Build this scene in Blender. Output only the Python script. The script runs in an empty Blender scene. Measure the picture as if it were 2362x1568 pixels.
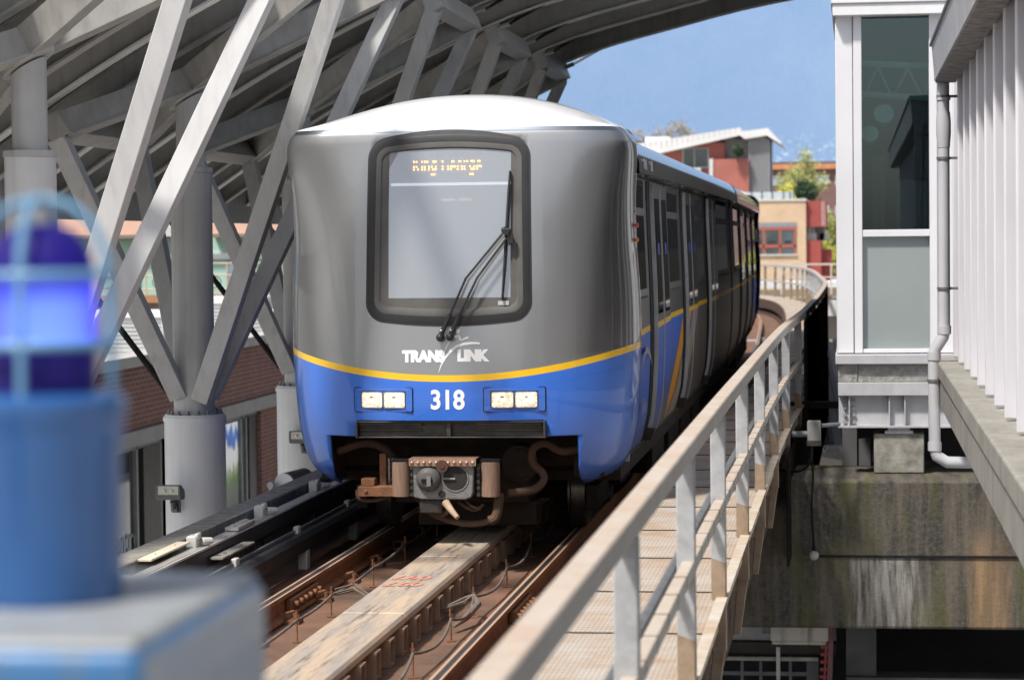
import bpy, bmesh, math, random
from mathutils import Vector, Matrix
random.seed(7)
R = math.radians
PI = math.pi
C = bpy.context.scene.collection

# ------------------------------------------------------------------ materials
MATS = {}
def new_mat(name):
    m = bpy.data.materials.new(name); m.use_nodes = True
    nt = m.node_tree
    return m, nt, nt.nodes['Principled BSDF']

def N(nt, typ, **kw):
    n = nt.nodes.new(typ)
    for k, v in kw.items():
        if k.startswith('i_'):
            key = k[2:]
            n.inputs[int(key) if key.isdigit() else key].default_value = v
        else: setattr(n, k, v)
    return n

def math_n(nt, op, a, b=None, clamp=False):
    n = nt.nodes.new('ShaderNodeMath'); n.operation = op; n.use_clamp = clamp
    for i, v in enumerate((a, b)):
        if v is None: continue
        if isinstance(v, (int, float)): n.inputs[i].default_value = v
        else: nt.links.new(v, n.inputs[i])
    return n.outputs[0]

def mix_c(nt, f, a, b):
    n = nt.nodes.new('ShaderNodeMix'); n.data_type = 'RGBA'
    for i, v in ((0, f), (6, a), (7, b)):
        if isinstance(v, (int, float)): n.inputs[i].default_value = v
        elif isinstance(v, tuple): n.inputs[i].default_value = (*v, 1) if len(v) == 3 else v
        else: nt.links.new(v, n.inputs[i])
    return n.outputs[2]

def ramp(nt, src, stops):
    n = nt.nodes.new('ShaderNodeValToRGB'); e = n.color_ramp.elements
    while len(e) > 1: e.remove(e[0])
    e[0].position = stops[0][0]; c = stops[0][1]; e[0].color = (c, c, c, 1) if isinstance(c, (int, float)) else (*c, 1)
    for p, c in stops[1:]:
        q = e.new(p); q.color = (c, c, c, 1) if isinstance(c, (int, float)) else (*c, 1)
    nt.links.new(src, n.inputs[0]); return n.outputs[0]

def noise(nt, vec, scale, detail=5, rough=.55, sc=None, dist=0):
    if sc:
        mp = nt.nodes.new('ShaderNodeMapping'); mp.inputs['Scale'].default_value = sc
        nt.links.new(vec, mp.inputs[0]); vec = mp.outputs[0]
    n = N(nt, 'ShaderNodeTexNoise', i_Scale=scale, i_Detail=detail, i_Roughness=rough, i_Distortion=dist)
    nt.links.new(vec, n.inputs['Vector']); return n.outputs['Fac']

def objvec(nt, world=False):
    if world:
        return nt.nodes.new('ShaderNodeNewGeometry').outputs['Position']
    return nt.nodes.new('ShaderNodeTexCoord').outputs['Object']

def mat(name, c, c2=None, scale=6, rough=.5, metal=0, coat=0, bump=0, bscale=60, streak=None, sf=.6, lo=.35, hi=.7, spec=.5, stretch=None):
    """two-tone noisy surface, optional vertical dirt streaks"""
    if name in MATS: return MATS[name]
    m, nt, b = new_mat(name)
    v = objvec(nt, True)
    col = None
    if c2 is None: c2 = tuple(x * .8 for x in c)
    f = ramp(nt, noise(nt, v, scale, 6, sc=stretch), [(lo, 0.), (hi, 1.)])
    col = mix_c(nt, f, c, c2)
    if streak:
        s = ramp(nt, noise(nt, v, 1, 5, .6, sc=(14, 14, .8)), [(.48, 0.), (.72, sf)])
        col = mix_c(nt, s, col, streak)
    nt.links.new(col, b.inputs['Base Color'])
    rr = math_n(nt, 'ADD', math_n(nt, 'MULTIPLY', noise(nt, v, scale * 3, 3), .25), rough - .12, True)
    nt.links.new(rr, b.inputs['Roughness'])
    b.inputs['Metallic'].default_value = metal
    b.inputs['Coat Weight'].default_value = coat; b.inputs['Coat Roughness'].default_value = .04
    b.inputs['Specular IOR Level'].default_value = spec
    if bump:
        bp = N(nt, 'ShaderNodeBump', i_Strength=bump, i_Distance=.02)
        nt.links.new(noise(nt, v, bscale, 4), bp.inputs['Height']); nt.links.new(bp.outputs[0], b.inputs['Normal'])
    MATS[name] = m; return m

def emit(name, c, s, base=(.02, .02, .02)):
    if name in MATS: return MATS[name]
    m, nt, b = new_mat(name)
    b.inputs['Base Color'].default_value = (*base, 1)
    b.inputs['Emission Color'].default_value = (*c, 1); b.inputs['Emission Strength'].default_value = s
    b.inputs['Roughness'].default_value = .4
    MATS[name] = m; return m

def glass(name, tint, refl, rough=.02, gcol=(.9, .95, 1)):
    if name in MATS: return MATS[name]
    m, nt, b = new_mat(name); nt.nodes.remove(b)
    o = nt.nodes['Material Output']
    t = N(nt, 'ShaderNodeBsdfTransparent', i_Color=(*tint, 1))
    g = N(nt, 'ShaderNodeBsdfGlossy', i_Color=(*gcol, 1), i_Roughness=rough)
    lw = N(nt, 'ShaderNodeFresnel', i_IOR=1.5)
    f = math_n(nt, 'ADD', lw.outputs[0], refl, True)
    mx = nt.nodes.new('ShaderNodeMixShader')
    nt.links.new(f, mx.inputs[0]); nt.links.new(t.outputs[0], mx.inputs[1]); nt.links.new(g.outputs[0], mx.inputs[2])
    nt.links.new(mx.outputs[0], o.inputs[0]); MATS[name] = m; return m

def add_veil(m, f, col):
    nt = m.node_tree; o = nt.nodes['Material Output']; old = o.inputs[0].links[0].from_socket
    d = N(nt, 'ShaderNodeBsdfDiffuse', i_Color=(*col, 1)); mx = nt.nodes.new('ShaderNodeMixShader'); mx.inputs[0].default_value = f
    nt.links.new(old, mx.inputs[1]); nt.links.new(d.outputs[0], mx.inputs[2]); nt.links.new(mx.outputs[0], o.inputs[0])
# ------------------------------------------------------------------ mesh builder
class MB:
    def __init__(s): s.v = []; s.f = []
    def add(s, vs, fs):
        o = len(s.v); s.v += [tuple(p) for p in vs]; s.f += [tuple(i + o for i in f) for f in fs]; return s
    def box(s, x0, x1, y0, y1, z0, z1):
        vs = [(x, y, z) for z in (z0, z1) for y in (y0, y1) for x in (x0, x1)]
        return s.add(vs, [(0, 2, 3, 1), (4, 5, 7, 6), (0, 1, 5, 4), (2, 6, 7, 3), (0, 4, 6, 2), (1, 3, 7, 5)])
    def bar(s, a, b, w, h, up=(0, 0, 1)):
        a = Vector(a); b = Vector(b); d = (b - a).normalized(); u = Vector(up)
        sx = d.cross(u)
        if sx.length < 1e-4: sx = d.cross(Vector((1, 0, 0)))
        sx.normalize(); uz = sx.cross(d).normalized()
        vs = [p + sx * (i * w / 2) + uz * (j * h / 2) for p in (a, b) for i, j in ((-1, -1), (1, -1), (1, 1), (-1, 1))]
        return s.add(vs, [(3, 2, 1, 0), (4, 5, 6, 7), (0, 1, 5, 4), (1, 2, 6, 5), (2, 3, 7, 6), (3, 0, 4, 7)])
    def tube(s, pts, r, n=8, cap=True):
        pts = [Vector(p) for p in pts]; L = len(pts); vs = []; fs = []
        rs = r if isinstance(r, (list, tuple)) else [r] * L
        t0 = (pts[1] - pts[0]).normalized()
        u = t0.orthogonal().normalized()
        for i, p in enumerate(pts):
            t = (pts[min(i + 1, L - 1)] - pts[max(i - 1, 0)]).normalized()
            u = (u - t * u.dot(t)).normalized(); w = t.cross(u)
            vs += [p + (u * math.cos(2 * PI * k / n) + w * math.sin(2 * PI * k / n)) * rs[i] for k in range(n)]
        for i in range(L - 1):
            for k in range(n):
                fs.append((i * n + k, i * n + (k + 1) % n, (i + 1) * n + (k + 1) % n, (i + 1) * n + k))
        if cap: fs += [tuple(range(n - 1, -1, -1)), tuple(range((L - 1) * n, L * n))]
        return s.add(vs, fs)
    def cyl(s, c, r, z0, z1, n=32, r2=None):
        return s.tube([(c[0], c[1], z0), (c[0], c[1], z1)], [r, r if r2 is None else r2], n)
    def lathe(s, c, prof, n=40):
        vs = []; fs = []
        for r, z in prof: vs += [(c[0] + r * math.cos(2 * PI * k / n), c[1] + r * math.sin(2 * PI * k / n), c[2] + z) for k in range(n)]
        for i in range(len(prof) - 1):
            for k in range(n): fs.append((i * n + k, i * n + (k + 1) % n, (i + 1) * n + (k + 1) % n, (i + 1) * n + k))
        fs += [tuple(range(n - 1, -1, -1)), tuple(range((len(prof) - 1) * n, len(prof) * n))]
        return s.add(vs, fs)
    def sphere(s, c, r, n=16, sz=1):
        prof = [(r * math.sin(PI * i / n) + 1e-5, -r * sz * math.cos(PI * i / n)) for i in range(n + 1)]
        return s.lathe(c, prof, n * 2)
    def grid(s, f, nu, nv):
        vs = [f(i / nu, j / nv) for j in range(nv + 1) for i in range(nu + 1)]; w = nu + 1
        return s.add(vs, [(j * w + i, j * w + i + 1, (j + 1) * w + i + 1, (j + 1) * w + i) for j in range(nv) for i in range(nu)])
    def sweep(s, path, sec, closed=True, caps=True):
        """sec: (offset to the right of travel, z) swept along an x,y path with height"""
        n = len(sec); vs = []; fs = []; P = [Vector(p) for p in path]
        for i, p in enumerate(P):
            t = P[min(i + 1, len(P) - 1)] - P[max(i - 1, 0)]; t.z = 0; t.normalize(); rr = Vector((t.y, -t.x, 0))
            vs += [p + rr * a + Vector((0, 0, b)) for a, b in sec]
        m = n if closed else n - 1
        for i in range(len(P) - 1):
            for k in range(m): fs.append((i * n + k, i * n + (k + 1) % n, (i + 1) * n + (k + 1) % n, (i + 1) * n + k))
        if closed and caps: fs += [tuple(range(n - 1, -1, -1)), tuple(range((len(P) - 1) * n, len(P) * n))]
        return s.add(vs, fs)
    def prism(s, poly, d, axis='y', at=0):
        """poly of 2-D points extruded along an axis from at to at+d"""
        n = len(poly)
        def P(a, b, q): return {'y': (a, q, b), 'x': (q, a, b), 'z': (a, b, q)}[axis]
        vs = [P(a, b, at) for a, b in poly] + [P(a, b, at + d) for a, b in poly]
        fs = [tuple(range(n)), tuple(range(2 * n - 1, n - 1, -1))] + [(k, k + n, (k + 1) % n + n, (k + 1) % n) for k in range(n)]
        return s.add(vs, fs)

ORG = {}
def build(name, mb, m, parent=None, loc=None, smooth=35, bevel=0, seg=2, recalc=True):
    """link the collected shape as ONE mesh object; vertices are given in the parent's root frame"""
    bm = bmesh.new()
    vs = [bm.verts.new(p) for p in mb.v]
    for f in mb.f:
        try: bm.faces.new([vs[i] for i in f])
        except ValueError: pass
    if recalc: bmesh.ops.recalc_face_normals(bm, faces=bm.faces)
    if loc is not None: bmesh.ops.translate(bm, verts=bm.verts, vec=-Vector(loc))
    me = bpy.data.meshes.new(name); bm.to_mesh(me); bm.free()
    ms = m if isinstance(m, (list, tuple)) else [m]
    for x in ms: me.materials.append(x)
    if smooth:
        me.polygons.foreach_set('use_smooth', [True] * len(me.polygons)); me.set_sharp_from_angle(angle=R(smooth))
    o = bpy.data.objects.new(name, me); C.objects.link(o)
    if parent is not None: o.parent = parent
    elif loc is not None: o.location = loc
    if bevel:
        b = o.modifiers.new('bevel', 'BEVEL'); b.width = bevel; b.segments = seg; b.limit_method = 'ANGLE'; b.angle_limit = R(40)
        b.harden_normals = False
    return o

def tag(o, label, cat, group=None):
    o['label'] = label; o['category'] = cat
    if group: o['group'] = group
    return o
def thing(name, label, cat, loc=(0, 0, 0), group=None):
    o = bpy.data.objects.new(name, None); C.objects.link(o); o.location = loc; o.empty_display_size = .2
    ORG[o.name] = Vector(loc)
    return tag(o, label, cat, group)
def part(root, name, mb, m, parent=None, **kw):
    """vertices in world coordinates, child of root (or of one of its parts)"""
    l = ORG[root.name]
    mb.v = [tuple(Vector(p) - l) for p in mb.v]
    return build(name, mb, m, parent or root, **kw)
def single(name, mb, m, label, cat, loc, group=None, **kw):
    return tag(build(name, mb, m, None, loc=loc, **kw), label, cat, group)
def struct(name, mb, m, **kw):
    o = build(name, mb, m, None, **kw); o['kind'] = 'structure'; return o
def copy_tree(o, parent=None, skip=()):
    if o.name.split('.')[0] in skip: return None
    c = o.copy(); C.objects.link(c); c.parent = parent
    for ch in list(o.children): copy_tree(ch, c, skip)
    return c
def text_mb(body, size, offset=0, shear=0, spacing=1, fn=None, depth=.0):
    cu = bpy.data.curves.new('txt', 'FONT'); cu.body = body; cu.size = size; cu.offset = offset; cu.shear = shear
    cu.align_x = 'CENTER'; cu.space_character = spacing; cu.resolution_u = 6
    ob = bpy.data.objects.new('txt', cu)
    me = bpy.data.meshes.new_from_object(ob)
    mb = MB(); mb.add([fn(v.co.x, v.co.y) for v in me.vertices], [tuple(p.vertices) for p in me.polygons])
    bpy.data.objects.remove(ob); bpy.data.curves.remove(cu); bpy.data.meshes.remove(me)
    return mb
def interp(tab, x):
    if x <= tab[0][0]: return tab[0][1]
    for i in range(len(tab) - 1):
        (x0, a), (x1, b) = tab[i], tab[i + 1]
        if x <= x1:
            pa = tab[i - 1] if i > 0 else tab[i]; pb = tab[i + 2] if i + 2 < len(tab) else tab[i + 1]
            h = x1 - x0; t = (x - x0) / h
            ma = (b - pa[1]) / (x1 - pa[0]) * h if i > 0 else b - a
            mb_ = (pb[1] - a) / (pb[0] - x0) * h if i + 2 < len(tab) else b - a
            return (2*t**3 - 3*t*t + 1) * a + (t**3 - 2*t*t + t) * ma + (-2*t**3 + 3*t*t) * b + (t**3 - t*t) * mb_
    return tab[-1][1]

# palette
STEEL = mat('painted_grey_steel', (.50, .50, .50), (.43, .43, .42), 3, .5, streak=(.22, .2, .18), sf=.35)
STEELW = mat('light_grey_steel', (.68, .68, .685), (.61, .61, .615), 2.5, .5, streak=(.42, .40, .38), sf=.3)
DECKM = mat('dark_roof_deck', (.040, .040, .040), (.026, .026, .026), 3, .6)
BLACK = mat('black_rubber', (.012, .012, .013), (.02, .02, .02), 9, .7, spec=.15)
DKMET = mat('dark_dirty_metal', (.030, .025, .022), (.055, .040, .03), 8, .6, bump=.2)
RUST = mat('rusty_iron', (.28, .12, .055), (.16, .075, .036), 14, .8, bump=.4, bscale=90)
RUSTD = mat('dark_rusty_iron', (.10, .05, .03), (.05, .03, .02), 10, .85, bump=.3)
CONC = mat('weathered_concrete', (.34, .32, .28), (.22, .205, .18), 7, .85, bump=.5, bscale=45, streak=(.12, .11, .09), sf=.5)
GALV = mat('galvanised_steel', (.55, .56, .57), (.42, .43, .44), 16, .45, metal=.35, streak=(.42, .31, .2), sf=.4)
WHITE = mat('white_paint', (.80, .80, .82), (.74, .74, .76), 2, .45, streak=(.6, .58, .55), sf=.25)

# ------------------------------------------------------------------ world, sun, camera
SUN = Vector((-.32, -.44, .84)).normalized()
w = bpy.data.worlds.new('World'); bpy.context.scene.world = w; w.use_nodes = True
nt = w.node_tree; bg = nt.nodes['Background']
sky = nt.nodes.new('ShaderNodeTexSky'); sky.sky_type = 'NISHITA'; sky.sun_disc = False
sky.sun_elevation = math.asin(SUN.z); sky.sun_rotation = math.atan2(SUN.x, SUN.y)
sky.air_density = 1.0; sky.dust_density = 2.2; sky.ozone_density = 1.0
hs = nt.nodes.new('ShaderNodeHueSaturation'); hs.inputs['Saturation'].default_value = .55
nt.links.new(sky.outputs[0], hs.inputs['Color']); nt.links.new(hs.outputs[0], bg.inputs[0]); bg.inputs[1].default_value = .15
sl = bpy.data.lights.new('sun', 'SUN'); sl.energy = 4.7; sl.angle = R(5); sl.color = (1, .95, .88)
so = bpy.data.objects.new('sun', sl); C.objects.link(so)
so.rotation_euler = (-SUN).to_track_quat('-Z', 'Y').to_euler(); so.location = (-8, -12, 20)

PSI, PIT, ROLL, HC = R(7.756), R(2.245), R(.63), 2.25
fwd = Vector((-math.sin(PSI) * math.cos(PIT), math.cos(PSI) * math.cos(PIT), -math.sin(PIT)))
rt0 = Vector((math.cos(PSI), math.sin(PSI), 0)); up0 = rt0.cross(fwd)
rt = rt0 * math.cos(ROLL) - up0 * math.sin(ROLL); up = up0 * math.cos(ROLL) + rt0 * math.sin(ROLL)
cd = bpy.data.cameras.new('camera'); co = bpy.data.objects.new('camera', cd); C.objects.link(co)
cd.sensor_fit = 'HORIZONTAL'; cd.sensor_width = 36; cd.lens = 36 * 5800 / 2361
cd.clip_start = .1; cd.clip_end = 40000
co.matrix_world = Matrix(((rt.x, up.x, -fwd.x, 0), (rt.y, up.y, -fwd.y, 0), (rt.z, up.z, -fwd.z, HC), (0, 0, 0, 1)))
cd.dof.use_dof = True; cd.dof.focus_distance = 18.6; cd.dof.aperture_fstop = 3.4; cd.dof.aperture_blades = 9
sc = bpy.context.scene; sc.camera = co
sc.view_settings.view_transform = 'Standard'; sc.view_settings.look = 'None'; sc.view_settings.exposure = 0; sc.view_settings.gamma = 1
sc.render.engine = 'CYCLES'; sc.cycles.use_denoising = True; sc.cycles.max_bounces = 8; sc.cycles.transparent_max_bounces = 12
sc.cycles.sample_clamp_indirect = 6; sc.cycles.caustics_reflective = False; sc.cycles.caustics_refractive = False

GZ = -3.6
# ------------------------------------------------------------------ ground and mountain
GROUND = mat('pale_ground', (.46, .45, .43), (.36, .35, .33), .8, .9)
g = MB(); g.grid(lambda u, v: (-14000 + 28000 * u, -6000 + 24000 * v, GZ), 8, 8)
struct('ground', g, GROUND)

def hill_material():
    m, nt, b = new_mat('hazy_mountain')
    v = objvec(nt, True)
    sep = nt.nodes.new('ShaderNodeSeparateXYZ'); nt.links.new(v, sep.inputs[0])
    n0 = noise(nt, v, .0011, 6, .6, sc=(1, .5, 1.2), dist=.6)
    n1 = noise(nt, v, .006, 9, .66, sc=(1, .4, .5))
    n2 = noise(nt, v, .055, 5, .65, sc=(2.2, .2, .45))
    f = ramp(nt, math_n(nt, 'ADD', math_n(nt, 'MULTIPLY', n0, .4), math_n(nt, 'ADD', math_n(nt, 'MULTIPLY', n1, .33), math_n(nt, 'MULTIPLY', n2, .27))), [(.38, 0.), (.62, 1.)])
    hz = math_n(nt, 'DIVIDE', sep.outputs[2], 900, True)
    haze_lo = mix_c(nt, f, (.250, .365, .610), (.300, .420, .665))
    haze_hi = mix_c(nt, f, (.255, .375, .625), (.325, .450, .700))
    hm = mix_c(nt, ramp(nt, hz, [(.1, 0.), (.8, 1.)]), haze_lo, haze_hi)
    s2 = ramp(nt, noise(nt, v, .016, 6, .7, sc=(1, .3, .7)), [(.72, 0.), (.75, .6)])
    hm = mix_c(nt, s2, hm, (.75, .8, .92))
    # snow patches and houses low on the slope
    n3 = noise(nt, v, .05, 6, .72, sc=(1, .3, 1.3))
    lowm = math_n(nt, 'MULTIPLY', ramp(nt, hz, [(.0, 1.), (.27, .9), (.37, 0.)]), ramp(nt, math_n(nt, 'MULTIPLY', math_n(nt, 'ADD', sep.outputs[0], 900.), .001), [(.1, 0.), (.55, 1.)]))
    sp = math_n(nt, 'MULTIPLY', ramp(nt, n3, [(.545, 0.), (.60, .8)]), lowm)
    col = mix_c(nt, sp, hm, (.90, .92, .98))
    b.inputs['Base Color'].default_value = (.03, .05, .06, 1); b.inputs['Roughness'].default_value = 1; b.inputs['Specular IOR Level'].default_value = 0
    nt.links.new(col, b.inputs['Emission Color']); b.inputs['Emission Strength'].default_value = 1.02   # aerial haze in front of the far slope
    return m
HILL = hill_material()
def hill(u, v):
    x = -9000 + 16000 * u
    ridge = 1500 + 120 * math.sin(u * 9) + 60 * math.sin(u * 31 + 1)
    y = 7000 + 3200 * v
    z = GZ - 60 + ridge * (v ** .9) + 26 * math.sin(u * 60 + v * 9) * v + 16 * math.sin(u * 140 + 3 * v) * v
    return (x, y, z)
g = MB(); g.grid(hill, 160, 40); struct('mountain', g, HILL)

# ------------------------------------------------------------------ guideway path
PATH = [(-.77, 3.5), (-.77, 9), (-.77, 16), (-.74, 25), (-.64, 31), (-.58, 41), (-.60, 50), (-.80, 58), (-1.25, 71), (-1.85, 79), (-2.95, 85.5), (-4.8, 91), (-8, 96.5), (-13, 101)]
def path_pt(tabx, y): return interp([(p[1], p[0]) for p in PATH], y)
FINE = []
yy = 4.2
while yy < 100.5:
    FINE.append((path_pt(None, yy), yy, 0)); yy += 1.0 if yy < 60 else .8

BED = mat('rust_stained_track_bed', (.24, .125, .075), (.095, .065, .05), 3.2, .9, bump=.5, bscale=70, lo=.3, hi=.75)
g = MB(); g.sweep(FINE, [(-3.86, -.17), (-.80, -.17), (-.80, -.6), (-3.86, -.6)]); struct('track_bed', g, BED)
g = MB(); g.box(-4.8, -1.4, -6, 4.2, -1.0, -.17); struct('track_bed_near', g, BED)
PLAT = mat('platform_concrete', (.42, .41, .39), (.34, .33, .31), 5, .8)
g = MB(); g.box(-1.42, 4.5, -14, 4.0, -.6, 1.05); struct('platform', g, PLAT)

# walkway grating
def grating_mat():
    m, nt, b = new_mat('walkway_grating')
    v = objvec(nt, True)
    mp = nt.nodes.new('ShaderNodeMapping'); mp.inputs['Rotation'].default_value = (0, 0, R(0)); nt.links.new(v, mp.inputs[0])
    wv = N(nt, 'ShaderNodeTexWave', i_Scale=5.2, i_Distortion=.0); wv.wave_type = 'BANDS'; wv.bands_direction = 'Y'
    nt.links.new(mp.outputs[0], wv.inputs[0])
    wx = N(nt, 'ShaderNodeTexWave', i_Scale=13., i_Distortion=0.); wx.bands_direction = 'X'; nt.links.new(v, wx.inputs[0])
    n = ramp(nt, noise(nt, v, 2.6, 7, .65), [(.38, 0.), (.66, 1.)])
    base = mix_c(nt, n, (.52, .47, .415), (.44, .31, .21))
    slot = math_n(nt, 'MULTIPLY', ramp(nt, wv.outputs[1], [(.30, 1.), (.5, 0.)]), ramp(nt, wx.outputs[1], [(.12, 0.), (.3, 1.)]))
    col = mix_c(nt, math_n(nt, 'MULTIPLY', slot, .5), base, (.08, .055, .04))
    nt.links.new(col, b.inputs['Base Color']); b.inputs['Roughness'].default_value = .7
    bp = N(nt, 'ShaderNodeBump', i_Strength=.6, i_Distance=.01); nt.links.new(wv.outputs[1], bp.inputs['Height']); nt.links.new(bp.outputs[0], b.inputs['Normal'])
    return m
GRATE = grating_mat()
wk = thing('walkway', 'rust stained metal walkway grating alongside the track inside the handrail', 'walkway', (-1.1, 6, .3))
g = MB(); g.sweep(FINE, [(-.74, .30), (.03, .30), (.03, .27), (-.74, .27)]); part(wk, 'grating', g, GRATE)
EDGE = mat('walkway_edge_steel', (.60, .55, .48), (.48, .36, .24), 5, .6)
g = MB(); g.sweep(FINE, [(.025, .318), (.085, .318), (.085, .308), (.035, .308), (.035, .14), (.025, .14)]); part(wk, 'edge_channel', g, EDGE)
g = MB(); g.sweep(FINE, [(-.80, .315), (-.745, .315), (-.745, .05), (-.80, .05)]); part(wk, 'inner_edge', g, RUSTD)
g = MB()
y = 5.0
while y < 60:
    x = path_pt(None, y); g.box(x - .74, x + .05, y - .008, y + .008, .2995, .306); y += 1.475
part(wk, 'panel_joint', g, DKMET)

# handrail
def hrail_mat():
    m, nt, b = new_mat('weathered_handrail')
    v = objvec(nt, True)
    ge = nt.nodes.new('ShaderNodeNewGeometry'); s = nt.nodes.new('ShaderNodeSeparateXYZ'); nt.links.new(ge.outputs['Normal'], s.inputs[0])
    upf = ramp(nt, s.outputs[2], [(.2, 0.), (.8, 1.)])
    n = ramp(nt, noise(nt, v, 4, 7, .65), [(.33, 0.), (.7, 1.)])
    n2 = ramp(nt, noise(nt, v, 30, 5, .7), [(.5, 0.), (.75, .5)])
    top = mix_c(nt, n, (.60, .54, .475), (.54, .405, .295))
    side = mix_c(nt, n, (.54, .535, .52), (.42, .41, .39))
    col = mix_c(nt, n2, mix_c(nt, upf, side, top), (.34, .24, .16))
    nt.links.new(col, b.inputs['Base Color']); b.inputs['Roughness'].default_value = .55; b.inputs['Metallic'].default_value = .1
    bp = N(nt, 'ShaderNodeBump', i_Strength=.25, i_Distance=.01); nt.links.new(noise(nt, v, 70, 4), bp.inputs['Height']); nt.links.new(bp.outputs[0], b.inputs['Normal'])
    return m
HR = hrail_mat()
def post_mat():
    m, nt, b = new_mat('handrail_post')
    v = objvec(nt, True); s = nt.nodes.new('ShaderNodeSeparateXYZ'); nt.links.new(v, s.inputs[0])
    ge = nt.nodes.new('ShaderNodeNewGeometry'); sn = nt.nodes.new('ShaderNodeSeparateXYZ'); nt.links.new(ge.outputs['Normal'], sn.inputs[0])
    n = ramp(nt, noise(nt, v, 12, 6, .6), [(.35, 0.), (.7, 1.)])
    galv = mix_c(nt, n, (.47, .48, .49), (.34, .35, .36))
    tan = mix_c(nt, n, (.36, .27, .19), (.25, .18, .12))
    f = ramp(nt, math_n(nt, 'ADD', s.outputs[2], 1.0), [(.0, 0.), (1., 0.)])
    zz = math_n(nt, 'LESS_THAN', math_n(nt, 'ADD', s.outputs[2], math_n(nt, 'MULTIPLY', s.outputs[0], .35)), .26)
    nt.links.new(mix_c(nt, zz, galv, tan), b.inputs['Base Color']); b.inputs['Roughness'].default_value = .5
    bp = N(nt, 'ShaderNodeBump', i_Strength=.2, i_Distance=.01); nt.links.new(noise(nt, v, 90, 3), bp.inputs['Height']); nt.links.new(bp.outputs[0], b.inputs['Normal'])
    return m
PM = post_mat()
gr = thing('guard_rail', 'weathered steel guard rail with square posts running along the walkway and curving left far away', 'railing', (-.77, 6, .3))
g = MB(); g.sweep(FINE, [(.0, 1.30), (.0, 1.382), (.080, 1.382), (.080, 1.30)]); part(gr, 'handrail', g, HR, bevel=.008)
g = MB(); g.sweep(FINE, [(.02, .79), (.02, .85), (.075, .85), (.075, .79)]); part(gr, 'mid_rail', g, HR, bevel=.005)
CAB = mat('grey_conduit', (.16, .17, .18), (.11, .115, .12), 9, .5)
g = MB(); g.tube([(p[0] - .03, p[1], .80) for p in FINE if p[1] < 62], .024, 8); part(gr, 'conduit', g, CAB)
y = 5.2
while y < 36:
    x = path_pt(None, y) + .047; g = MB(); g.box(x - .0290, x + .0290, y - .004, y + .004, .7885, .8515); part(gr, 'cable_tie', g, BLACK); y += .52
ys = [5.1, 8.05, 10.95, 13.6, 16.47, 19.45, 22.57, 25.75, 28.8, 32.05, 35.3, 38.5, 41.6, 44.7, 47.8, 50.9, 54, 57, 60, 63, 66, 68.8, 71.5, 74, 76.3, 78.4, 80.4, 82.3, 84.1, 85.8, 87.3, 88.7, 90, 91.2]
for y in ys:
    x = path_pt(None, y); dx = (path_pt(None, y + .3) - path_pt(None, y - .3)) / .6; a = -math.atan(dx)
    q = MB(); q.box(-.002, .078, -.045, .045, .02, 1.295)
    q.add([(.0, -.03, .02), (.07, -.03, .02), (.02, -.03, -.34), (-.03, -.03, -.34), (.0, .03, .02), (.07, .03, .02), (.02, .03, -.34), (-.03, .03, -.34)],
          [(0, 1, 2, 3), (7, 6, 5, 4), (1, 5, 6, 2), (0, 3, 7, 4), (3, 2, 6, 7)])
    q.box(-.30, .0, -.03, .03, -.05, .02)
    q.v = [(x + p[0] * math.cos(a) - p[1] * math.sin(a), y + p[0] * math.sin(a) + p[1] * math.cos(a), p[2]) for p in q.v]
    part(gr, 'post', q, PM, bevel=.006)
g = MB(); g.sweep([p for p in FINE if 29 < p[1] < 60], [(.088, 1.28), (.092, 1.28), (.092, .14), (.088, .14)]); part(gr, 'dark_sheet', g, mat('dark_sheet_black', (.03, .026, .022), rough=.95, spec=0))  # plain black sheet added over the far posts to darken their outer side
# dark steel edge girder carrying the walkway
g = MB(); g.sweep(FINE, [(-.82, -.1), (-.05, -.1), (-.05, -.42), (-.82, -.42)])
single('walkway_girder', g, RUSTD, 'dark rusty edge girder under the walkway on the side of the guideway', 'girder', (-1.2, 6, -.3))
g = MB(); g.sweep([p for p in FINE if 24 < p[1] < 46], [(.09, .14), (.115, .14), (.115, -.9), (.09, -.9)])
single('fascia_panel', g, mat('black_fascia', (.018, .016, .015), (.03, .026, .022), 3, .95, spec=0), 'black hanging fascia sheet below the far curve of the guard rail', 'panel', (-.6, 30, 0))

# ------------------------------------------------------------------ track
def rail_mat():
    m, nt, b = new_mat('running_rail_steel')
    v = objvec(nt, True); ge = nt.nodes.new('ShaderNodeNewGeometry'); s = nt.nodes.new('ShaderNodeSeparateXYZ'); nt.links.new(ge.outputs['Normal'], s.inputs[0])
    p = nt.nodes.new('ShaderNodeSeparateXYZ'); nt.links.new(v, p.inputs[0])
    upf = math_n(nt, 'MULTIPLY', math_n(nt, 'GREATER_THAN', s.outputs[2], .9), math_n(nt, 'GREATER_THAN', p.outputs[2], -.01))
    n = ramp(nt, noise(nt, v, 14, 6), [(.35, 0.), (.7, 1.)])
    rust = mix_c(nt, n, (.34, .14, .06), (.21, .09, .042))
    nt.links.new(mix_c(nt, upf, rust, (.52, .33, .21)), b.inputs['Base Color'])
    nt.links.new(math_n(nt, 'SUBTRACT', .85, math_n(nt, 'MULTIPLY', upf, .4)), b.inputs['Roughness'])
    return m
RAIL = rail_mat(); SHINE = mat('worn_rail_top', (.15, .135, .125), (.10, .09, .085), 8, .35, metal=.8, stretch=(6, .3, 1))
def track_path(x0): return [(x0 + (p[0] + .77), p[1], 0) for p in FINE]
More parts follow.
